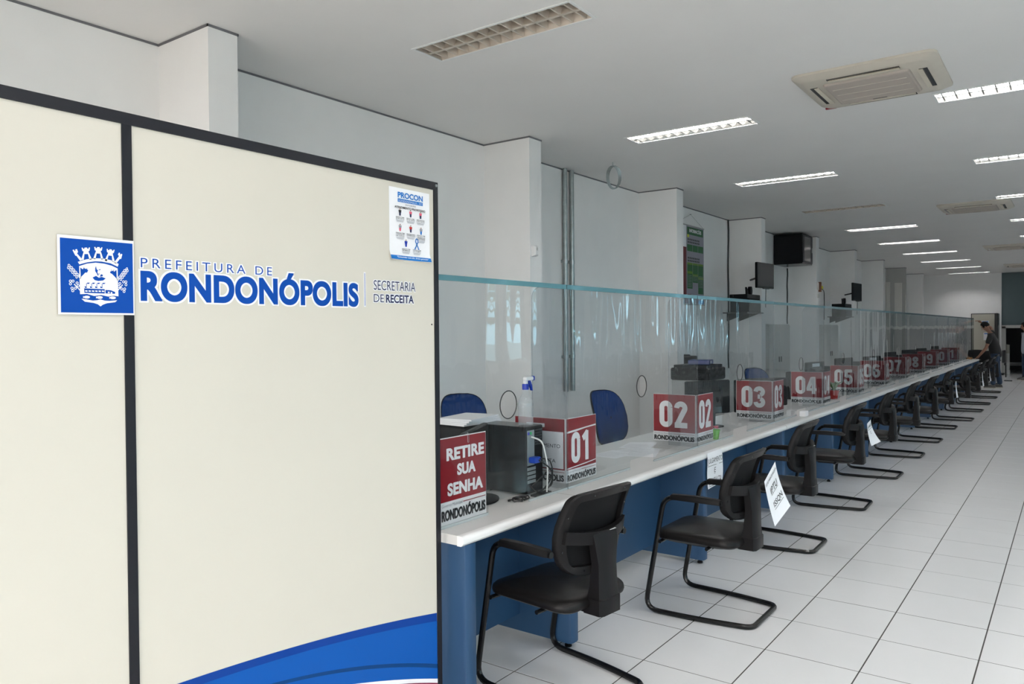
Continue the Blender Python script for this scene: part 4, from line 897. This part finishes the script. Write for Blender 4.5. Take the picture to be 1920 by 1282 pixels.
def btext(sx,u0,v0,u1,v1,mt,off=.02): text(P0,sx,Y_L+u0*1.02,ZTOP+(ZBOT-ZTOP)*v1,Y_L+u1*1.02,ZTOP+(ZBOT-ZTOP)*v0,'printed_text',mt,s,off=off,d=0.002)
btext('INFORMAÇÕES',.45,.03,.90,.095,'vinyl_white',.03); br(.37,.115,.44,.15,'note_yellow',d=.003)
for v in (.165,.20,.40,.435):
    for k in range(7): br(.39+.065*k,v,.39+.065*k+.05,v+.022,'ink_black','printed_line')
for c in range(3):
    br(.37+.205*c,.24,.565+.205*c,.325,'banner_green'); br(.37+.205*c,.47,.565+.205*c,.495,'banner_lime'); br(.37+.205*c,.495,.565+.205*c,(.80,.72,.86)[c],'banner_green'); br(.37+.205*c,.58+.03*c,.565+.205*c,.61+.03*c,'banner_lime',d=.0016)
    for k in range(8): br(.39+.205*c,.63+.02*k,.54+.205*c,.635+.02*k,'banner_grey','printed_line',.0018) if .63+.02*k < (.79,.70,.85)[c] else None
br(.37,.87,.52,.93,'banner_red'); br(.78,.94,1.0,1.0,'banner_blue'); br(0,.93,.78,1.0,'banner_grey')
for z in (ZTOP,ZBOT): m = MB(); m.tube([(0,Y_L-.01,z),(0,YBN+.01,z)],.009,8); m.build('rod','steel',s,smooth=True)
m = MB(); m.tube([(0,Y_L,ZTOP),(0.003,(Y_L+YBN)/2,ZTOP+.17),(0,YBN,ZTOP)],.0015,5); m.build('string','cable_black',s); m = MB(); m.tube([(-.012,(Y_L+YBN)/2,ZTOP+.17),(.015,(Y_L+YBN)/2,ZTOP+.172)],.006,6); m.build('nail','steel',s)
# black surface cables up the wall
for k,(u,v0,v1,xx) in enumerate(((1364,411,690,XW),(1475,500,605,XW))):
    s = thing('wall_cable',(xx+.012,at(u,v0,x=xx).y,0),('black cable running down the wall corner next to the banner','black cable dropping from the black rack to the locker')[k],'cable','black cables down the wall')
    z1 = (ZC-.002,2.83)[k]; z0 = (at(u,v1,x=xx).z,1.70)[k]; m = MB(); m.tube([(.004*math.sin(q*1.3),.01*math.sin(q*.9),z1+(z0-z1)*q/14) for q in range(15)],.013,6); m.build('cable','cable_black',s,smooth=True)
# equipment rack on its bracket
s = thing('network_rack',(XW,15.45,2.84),'black wall-mounted network rack high up between pilasters','rack')
MB().rbox(.02,.56,-.40,.28,0,.575,.006).build('cabinet','pc_black',s); d = MB().box(.56,.572,-.38,.26,.03,.55).build('rack_door','dark_grey',s); MB().rbox(.572,.585,.19,.22,.24,.33,.003).build('lock','steel',d); MB().box(.5722,.5732,-.3,.12,.06,.52).build('door_glass','black_gloss',d)
# televisions on arms and router shelves
for k,(y,z,rz,sl,nm) in enumerate(((12.16,2.24,-0.10,11.9,'near'),(18.53,2.21,-0.05,18.1,'far'))):
    s = thing('wall_television',(-3.93,y,z),'black flat television on a wall arm, '+('nearer the camera beside the rack' if k == 0 else 'farther away near the passage'),'television','wall televisions',rz=rz)
    w = .62 if k == 0 else .68
    b = MB().rbox(-.04,.0,-w/2,w/2,0,.40,.006).build('casing','pc_black',s); MB().box(.0,.0015,-w/2+.012,w/2-.012,.03,.39).build('display','black_gloss',b); MB().box(-.012,.014,-.1,.1,-.012,.004).build('receiver_bar','dark_grey',b)
    m = MB(); m.tube(fillet([(-.04,0,.2),(-.12,-.05,.17),(-.30,.10,.15)],.05),.016,8); m.build('arm','black_metal',s); MB().box(-.05,-.035,-.1,.1,.1,.3).build('mount_plate','black_metal',s)
    m = MB(); m.tube([(-.02,.05,.02),(-.02,.04,-.15),(-.03,.06,-.3)],.006,6); m.build('cable','cable_black',s)
    t = thing('wall_shelf',(XP-.02,sl,1.86),'black wall shelf with cable boxes under the '+nm+' television','shelf','wall shelves with boxes'); MB().box(-.16,.22,-.46,.30,-.018,0).build('board','dark_grey',t)
    for q in (-1,1): m = MB(); m.prism([(.20,q*.25-.10,-.018),(-.14,q*.25-.10,-.018),(-.14,q*.25-.10,-.14)],(0,.012,0)); m.build('bracket','dark_grey',t)
    r = thing('receiver_box',(XP-.0,sl+.02,1.8605),'black receiver box with aerials on the '+nm+' wall shelf','box','receiver boxes'); MB().rbox(-.13,.17,-.30,.24,0,.20,.006).build('case','pc_black',r); MB().rbox(-.12,.16,-.36,.24,.201,.275,.006).build('upper_case','pc_black',r)
    m = MB(); m.prism([(.0,.02,.275),(.0,.07,.275),(.0,.06,.34),(.0,.0,.40),(.0,.015,.33)],(.03,0,0)); m.build('aerial','black_plastic',r); m = MB(); m.loft([[(q,.16+a,.345+c*1.25) for a,c in ell(0,0,.045,.055,12)] for q in (.0,.05)]); m.build('camera_dome','black_plastic',r)
# sockets with a plugged transformer on the fifth pilaster
s = thing('power_socket',(XP+.001,16.15,2.28),'white wall sockets with plugged brown adapter on the pilaster past the rack','socket')
MB().rbox(0,.02,-.05,.05,.10,.24,.003).build('box','socket',s); MB().rbox(0,.05,.06,.12,.06,.26,.004).build('adapter','brown',s); MB().rbox(.02,.06,.12,.20,.12,.18,.004).build('plug','note_yellow',s)
m = MB(); m.tube(fillet([(.03,.16,.12),(.04,.35,.10),(.03,.40,-.2),(.02,.42,-.5)],.1),.008,6); m.build('cable','cable_black',s)
MB().rbox(0,.02,-.04,.05,-.06,.02,.003).build('socket','socket',s)

# ------------------------------------------------------------------ ceiling: recessed lamps and air conditioners
def lamp(lit, loc, label, nblade=13):
    s = thing('ceiling_lamp',(loc[0],loc[1],ZC),label,'lamp','recessed ceiling lamps'); A = 'alu' if lit else 'alu_unlit'
    m = MB(); m.add([(0,0,0),(LW,0,0),(LW,LD,0),(0,LD,0),(0.0,0.03,.09),(LW,0.03,.09),(LW,LD-.03,.09),(0,LD-.03,.09)],[(0,1,5,4),(1,2,6,5),(2,3,7,6),(3,0,4,7),(4,5,6,7)]); m.build('housing',A,s)
    m = MB(); w = .014
    for a,b,c,d in ((-w,LW+w,-w,.004),(-w,LW+w,LD-.004,LD+w),(-w,.004,0,LD),(LW-.004,LW+w,0,LD)): m.box(a,b,c,d,-.006,-.0008)
    m.build('rim','lamp_frame',s)
    m = MB(); m.prism([(0.01,LD/2-.012,.002),(0.01,LD/2+.012,.002),(0.01,LD/2,.046)],(LW-.02,0,0)); m.build('spine',A,s)
    m = MB(); m.prism([(-.0055,.006,.002),(.0055,.006,.002),(.011,.006,.044),(-.011,.006,.044)],(0,LD-.012,0)); bl = m.build('louvre_blade',A,s); bl.location.x = .05
    for k in range(1,nblade): c = bl.copy(); COL.objects.link(c); c.parent = s; c.location.x = .05+(LW-.10)*k/(nblade-1)
    for q in (.27,.73):
        m = MB(); m.tube([(.02,LD*q,.066),(LW-.02,LD*q,.066)],.013,8); m.build('tube','tube_on' if lit else 'tube_off',s,smooth=True)
    return s
ORD = ['first','second','third','fourth','fifth','sixth','seventh','eighth','ninth','tenth']
l_on = lamp(True, LAMP_L[1], 'second louvred lamp of the left ceiling row, brightly lit'); l_off = lamp(False, LAMP_L[0], 'unlit louvred ceiling lamp nearest the camera, its unlit inside coloured bronze')
for k,p in enumerate(LAMP_L):
    if k in (0,1): continue
    dup(l_off if k == 3 else l_on, (p[0],p[1],ZC), label=('unlit louvred lamp, fourth of the left ceiling row' if k == 3 else '%s louvred lamp of the left ceiling row, lit'%ORD[k]))
for k,p in enumerate(LAMP_R): dup(l_on,(p[0],p[1],ZC),label='%s louvred lamp of the right ceiling row, lit'%ORD[k])
l_added = lamp(True, LAMP_ADDED[0], 'added unseen louvred ceiling lamp lighting the waiting hall beside the counter', 4)
for p in LAMP_ADDED[1:]: dup(l_added,(p[0],p[1],ZC))
def air_con(loc, label):
    s = thing('air_conditioner',(loc[0],loc[1],ZC),label,'air conditioner','ceiling cassette air conditioners'); R = .475
    m = MB(); m.loft([[(x,y,z) for x,y in rrect(-R+i,-R+i,R-i,R-i,.06)] for z,i in ((-.001,0),(-.018,0),(-.045,.05),(-.050,.065))],caps=True); m.build('panel','ac_plastic',s,smooth=True)
    m = MB(); m.loft([[(x,y,z) for x,y in rrect(-.29+i,-.29+i,.29-i,.29-i,.02)] for z,i in ((-.049,0),(-.064,.004),(-.068,.014))]); g = m.build('intake_grille','ac_grille',s)
    for k in range(3): MB().box(-.25,.25,-.15+.15*k-.003,-.15+.15*k+.003,-.0705,-.067).build('grille_rib','ac_plastic',g)
    for k in range(4):
        a = k*math.pi/2; c,q = round(math.cos(a)), round(math.sin(a))
        def bx(mm,u0,u1,v0,v1,z0,z1):
            pts = [(u,v) for u,v in ((u0,v0),(u1,v1))]; X = [c*u-q*v for u,v in pts]; Y = [q*u+c*v for u,v in pts]; mm.box(min(X),max(X),min(Y),max(Y),z0,z1)
        m = MB(); bx(m,-.24,.24,.338,.392,-.0518,-.046); m.build('outlet_slot','black_gloss',s)
        m = MB(); bx(m,-.235,.235,.330,.362,-.058,-.053); bx(m,-.006,.006,.335,.36,-.055,-.045); m.build('flap','ac_flap',s)
    MB().box(-.44,-.36,.40,.43,-.047,-.0385).build('sticker','sign_red',s)
    MB().box(-.05,.05,.255,.262,-.0705,-.067).build('badge','dark_grey',s)
    return s
ac = air_con((-1.215,6.25),'cassette air conditioner nearest the camera in the ceiling')
for y,nm in ((13.62,'second'),(20.9,'third'),(27.3,'farthest')): dup(ac,(-1.215,y,ZC),label='%s cassette air conditioner along the ceiling'%nm)

# ------------------------------------------------------------------ far end
s = thing('notice_board',(-2.52,YB-.05,.4),'beige notice board with papers against the far wall behind the man','board')
MB().box(-.36,.34,0,.03,.3,1.66).build('panel','beige_board',s); m = MB()
for a,b,c,d in ((-.37,-.35,.3,1.67),(.33,.35,.3,1.67),(-.37,.35,1.65,1.67)): m.box(a,b,-.006,.034,c,d)
m.build('frame','dark_grey',s)
for q,(x,z,w,h) in enumerate(((-.06,1.14,.22,.28),(.0,.75,.20,.26))):
    p = MB().box(x,x+w,-.004,-.001,z,z+h).build('paper','white_paper',s); MB().box(x+.02,x+w-.02,-.006,-.0045,z+h-.05,z+h-.02).build('heading','ink_blue',p)
s = thing('tall_display',(-2.09,YB-.55,0),'tall narrow black display panel beside the notice board','display'); MB().rbox(-.045,.045,-.38,.38,.05,2.06,.008).build('casing','pc_black',s); MB().box(-.2,.2,-.3,.3,0,.05).build('base','dark_grey',s)
s = thing('waiting_bench',(-1.55,29.2,0),'dark low bench standing in front of the dark doorway','bench'); MB().rbox(-.25,.3,-.3,.3,.38,.46,.01).build('seat','dark_grey',s); MB().rbox(-.3,-.24,-.3,.3,.46,.85,.01).build('backrest','dark_grey',s)
for x in (-.2,.25):
    for y in (-.25,.25): m = MB(); m.tube([(x,y,0),(x,y,.38)],.018,6); m.build('leg','black_metal',s)
s = thing('loose_screen',(-1.57,26.9,0),'spare clear acrylic sheet standing on the floor by the far chairs','screen',rz=0.15); MB().box(-.004,.004,-.42,.42,0.002,1.08).build('pane','acrylic_side',s); MB().rbox(-.1,.1,-.05,.05,0,.03,.004).build('foot','dark_grey',s)
for k,(x,y,a) in enumerate(((-2.30,26.3,100),(-1.95,25.2,70))):
    dup(proto,(x,y,0),math.radians(a),('black visitor chair standing askew at the far end beyond the counter','black visitor chair behind the man in the black shirt')[k])
s = thing('cardboard_box',(-2.22,23.40,ZT),'small orange carton on the counter under the man\'s hand','box'); MB().rbox(-.06,.06,-.10,.10,0,.05,.003).build('carton','cardboard',s); MB().box(-.02,.02,-.1005,.1005,.0495,.0512).build('tape','beige_board',s)

# ------------------------------------------------------------------ people
def skin_mesh(name, pts, edges, m, parent, root=0, lev=2):
    me = bpy.data.meshes.new(name); me.from_pydata([p[:3] for p in pts],edges,[]); me.materials.append(MT[m])
    o = bpy.data.objects.new(name,me); COL.objects.link(o)
    md = o.modifiers.new('skin','SKIN'); md.use_smooth_shade = True
    for k,p in enumerate(pts):
        r = p[3] if isinstance(p[3],tuple) else (p[3],p[3]); me.skin_vertices[0].data[k].radius = r
    me.skin_vertices[0].data[root].use_root = True
    sd = o.modifiers.new('smooth','SUBSURF'); sd.levels = lev; sd.render_levels = lev
    bpy.context.view_layer.update(); dg = bpy.context.evaluated_depsgraph_get(); ev = bpy.data.meshes.new_from_object(o.evaluated_get(dg)); ev.name = name
    bpy.data.objects.remove(o); q = bpy.data.objects.new(name,ev); COL.objects.link(q); q.parent = parent
    ev.polygons.foreach_set('use_smooth',[True]*len(ev.polygons)); return q
def person(loc, rz, label, L, R, lean, head_dir, shirt, skin, foot_l=(0.06,.13), foot_r=(-.08,-.13), height=1.0):
    """local: faces +x, left is +y; L and R = (elbow, wrist, finger direction)"""
    s = thing('person',loc,label,'person',rz=rz); s.scale = (height,)*3
    ch = Vector((lean,0,1.38)); hip = Vector((0,0,.93)); nk = Vector((lean+.03,0,1.46)); hd = Vector((lean+.06+.05*head_dir,0,1.56)); tp = Vector((lean+.07+.12*head_dir,0,1.655))
    sl = Vector((lean,.185,1.37)); sr = Vector((lean,-.185,1.37))
    pts = []; ed = []
    def add(p, r, par=None):
        pts.append((*p,r)); k = len(pts)-1
        if par is not None: ed.append((par,k))
        return k
    h = add(hip,.10); a = add(hip.lerp(ch,.45),.095,h); b = add(ch-Vector((0,0,.05)),.10,a); n_ = add(nk,.046,b); n_ = add(nk.lerp(hd,.5),.046,n_); f = add(hd,(.074,.080),n_); t = add(tp,(.074,.085),f); fc = add(tp+Vector((.01,0,.045)),(.05,.055),t)
    for S,(el,wr) in ((sl,L[:2]),(sr,R[:2])):
        q = add(S,.062,b); q = add(Vector(S).lerp(Vector(el),.5),.050,q); q = add(el,.040,q); q = add(Vector(el).lerp(Vector(wr),.35),.041,q); q = add(wr,.026,q)
        dr = (Vector(wr)-Vector(el)).normalized(); q = add(Vector(wr)+dr*.06,(.035,.018),q)
    for sg,ft in ((1,foot_l),(-1,foot_r)):
        q = add((0,sg*.095,.86),.088,h); q = add((ft[0]*.5+.02,sg*.10,.50),.060,q); q = add((ft[0]*.7,(sg*.10+ft[1])/2,.36),.058,q); q = add((ft[0],ft[1],.10),.040,q)
    body = skin_mesh('body',pts,ed,skin,s)
    # hands: five fingers each
    for S,(el,wr,fd) in ((1,L),(-1,R)):
        dr = Vector(fd).normalized(); base = Vector(wr)+(Vector(wr)-Vector(el)).normalized()*.065; side = dr.cross(Vector((0,0,1)))
        if side.length < .1: side = Vector((0,1,0))
        side.normalize(); dn = Vector((0,0,-.02))
        P = []; E = []
        for k in range(4):
            o = base+side*(.024*(k-1.5)); l = (.062,.075,.07,.055)[k]; i = len(P); P += [(*o,.0095),(*(o+dr*l*.5+dn*.2),.0088),(*(o+dr*l+dn),.0075)]; E += [(i,i+1),(i+1,i+2)]
            if k: E.append((i-3,i))
        th = Vector(wr)+(Vector(wr)-Vector(el)).normalized()*.02+side*(-.03*S); i = len(P); P += [(*th,.0105),(*(th+dr*.03-side*.02*S),.0095),(*(th+dr*.055-side*.022*S+dn),.008)]; E += [(i,i+1),(i+1,i+2),(0,i)]
        skin_mesh('hand',P,E,skin,s,lev=1)
    # shirt
    P = []; E = []
    def ad(p,r,par=None):
        P.append((*p,r)); k = len(P)-1
        if par is not None: E.append((par,k))
        return k
    h0 = ad(hip+Vector((-.01,0,-.17)),(.165,.15)); h = ad(hip+Vector((0,0,-.03)),(.175,.155),h0); a = ad(hip.lerp(ch,.45),(.175,.145),h); b = ad(ch-Vector((0,0,.04)),(.178,.14),a); ad(nk+Vector((-.01,0,-.02)),.068,b)
    for S,el in ((sl,L[0]),(sr,R[0])): q = ad(S,.078,b); ad(Vector(S).lerp(Vector(el),.72),.066,q)
    skin_mesh('t_shirt',P,E,shirt,s)
    P = []; E = []; h = ad(hip+Vector((0,0,-.06)),(.10,.10))
    for sg,ft in ((1,foot_l),(-1,foot_r)):
        q = ad((0,sg*.095,.84),.102,h); q = ad((ft[0]*.5+.02,sg*.10,.50),.078,q); q = ad((ft[0]*.8,(sg*.10+ft[1])/2,.30),.070,q); q = ad((ft[0]-.01,ft[1],.075),.066,q)
    skin_mesh('trousers',P,E,'jeans',s)
    for ft in (foot_l,foot_r):
        m = MB(); lo = []
        for z,i in ((0.0,.004),(.02,0),(.05,.006),(.085,.02)): lo.append([(ft[0]+.065*1+x*(1.0 if z < .06 else .72)-(0 if z<.06 else .035),ft[1]+y,z) for x,y in rrect(-.135+i,-.045+i,.135-i,.045-i,.04-i)])
        sh = m.build('shoe','shoe',s); m.loft(lo); bpy.data.objects.remove(sh); sh = m.build('shoe','shoe',s,smooth=True)
        m = MB(); m.loft([[(ft[0]+.065+x,ft[1]+y,z) for x,y in rrect(-.138,-.048,.138,.048,.042)] for z in (-.002,.018)]); m.build('sole','sole',sh)
    # hair cap, ears, nose, eyes, mouth
    fw = Vector((math.cos(.55*head_dir),0,-math.sin(.55*head_dir))); upv = Vector((math.sin(.55*head_dir),0,math.cos(.55*head_dir))); ctr = hd.lerp(tp,.62)
    m = MB(); lo = []
    for i in range(7):
        th = math.radians(8+17*i); lo.append([tuple(ctr+upv*(.115*math.cos(th)+.012)+fw*(-.018+.105*math.sin(th)*math.cos(p)*(0.93 if math.cos(p)>0 and i>3 else 1)*(1 if math.cos(p)<.55 or i<4 else .80))+Vector((0,1,0))*(.092*math.sin(th)*math.sin(p))) for p in [2*math.pi*k/20 for k in range(20)]])
    m.loft(lo); m.build('hair','hair',s,smooth=True)
    nf = hd.lerp(tp,.25)+fw*.085
    m = MB(); m.loft([[tuple(nf+upv*.025+Vector((0,a,0))) for a in (-.006,.006)]+[tuple(nf+upv*.02+fw*.008)],[tuple(nf-upv*.015+Vector((0,a,0))) for a in (-.016,.016)]+[tuple(nf-upv*.012+fw*.026)]]); m.build('nose',skin,s)
    for q in (-1,1):
        m = MB(); e = hd.lerp(tp,.35)+Vector((0,q*.084,0))-fw*.01; m.loft([[tuple(e+fw*(a*.7)+upv*b+Vector((0,q*w,0))) for a,b in ell(0,0,.02,.032,10)] for w in (-.008,.010)]); m.build('ear',skin,s)
        m = MB(); e = hd.lerp(tp,.55)+fw*.080+Vector((0,q*.032,0)); m.lathe([(.001,-.009),(.008,-.006),(.011,0),(.008,.006),(.001,.009)],tuple(e),10); m.build('eye','ink_black',s,smooth=True)
    mo = hd-upv*.015+fw*.082; m = MB(); m.loft([[tuple(mo+Vector((0,y,0))+upv*.006-fw*(abs(y)*.4)),tuple(mo+Vector((0,y,0))-upv*.006-fw*(abs(y)*.4)),tuple(mo+Vector((0,y,0))+fw*(.008-abs(y)*.4))] for y in (-.022,0,.022)]); m.build('mouth','petal',s)
    return s
# man leaning on the end of the counter: right hand on top of the last screen, left hand on the counter (he faces -x)
person((-1.66,23.75,0), math.pi, 'man in a black t-shirt and jeans leaning over the far end of the counter', ((0.20,.22,1.05),(0.36,.16,.84),(1,0,-.1)), ((0.12,-.26,1.58),(0.36,-.22,1.735),(1,0,.2)), 0.10, 0.9, 'shirt_black','skin')
person((-1.14,27.6,0), math.radians(200), 'person in a pale grey shirt standing at the right edge by the dark doorway', ((-.04,.27,1.08),(0.02,.27,.85),(0,0,-1)), ((-.04,-.27,1.08),(0.02,-.27,.85),(0,0,-1)), 0.0, 0.1, 'shirt_grey','skin_dark',foot_l=(0.0,.12),foot_r=(0.02,-.12))

# ------------------------------------------------------------------ waiting area and garden, seen mirrored in the screens
def waiting_chair():
    s = thing('waiting_chair',(0,0,0),'dark waiting room chair standing in rows in the hall, mirrored in the clear screens','chair','waiting room chairs')
    m = MB(); m.loft(cushion(-.22,.22,-.23,.23,.41,.45,.07,.008,n=3)); m.build('seat','black_vinyl',s,smooth=True)
    m = MB(); m.loft([[(.20+.06*(z-.5)+o,y,z) for y,z in rrect(-.22,.52,.22,.93,.07,3)] for o in (0,.03)]); m.build('backrest','black_mesh',s)
    for q in (-1,1):
        m = MB(); m.tube(fillet([(-.22,q*.2,.0),(-.18,q*.2,.41),(.2,q*.2,.41),(.25,q*.2,.0)],.04,3),.011,6); m.build('leg','black_metal',s)
        m = MB(); m.tube([(.17,q*.17,.41),(.225,q*.17,.60)],.011,6); m.build('upright','black_metal',s)
    return s
wc = waiting_chair(); first = True
for r,x in enumerate((3.2,4.3,5.4)):
    for k in range(20):
        if (k*7+r*3)%11 == 0: continue
        p = (x,9.2+.68*k+.2*r,0)
        if first: wc.location = p; first = False
        else: dup(wc,p,0.0)
for k,(x,y,h) in enumerate(((10.5,9,6.5),(11.5,15,7.5),(10.2,22,6.0),(12.5,28,7.0),(11,2,6.5))):
    s = thing('garden_tree',(x,y,-.13),('leafy tree outside the windows, %s along the garden, mirrored in the screens'%ORD[k]),'tree','garden trees'); rr = random.Random(k)
    m = MB(); m.tube([(0,0,0),(.1,.05,h*.3),(0,.1,h*.6)],[.18,.14,.08],8); m.build('trunk','bark',s,smooth=True)
    m = MB()
    for q in range(260):
        th = rr.uniform(0,6.283); u = rr.uniform(-1,1); rad = h*.33*rr.uniform(.5,1); c = Vector((rad*math.sqrt(1-u*u)*math.cos(th),rad*math.sqrt(1-u*u)*math.sin(th),h*.55+rad*u*1.1)); a = Vector((rr.uniform(-1,1),rr.uniform(-1,1),rr.uniform(-1,1))).normalized()*.28; b = a.orthogonal().normalized()*.16
        m.add([tuple(c-a),tuple(c+b),tuple(c+a),tuple(c-b)],[(0,1,2,3)])
    tag(m.build('foliage','tree_leaf',s),kind='stuff')
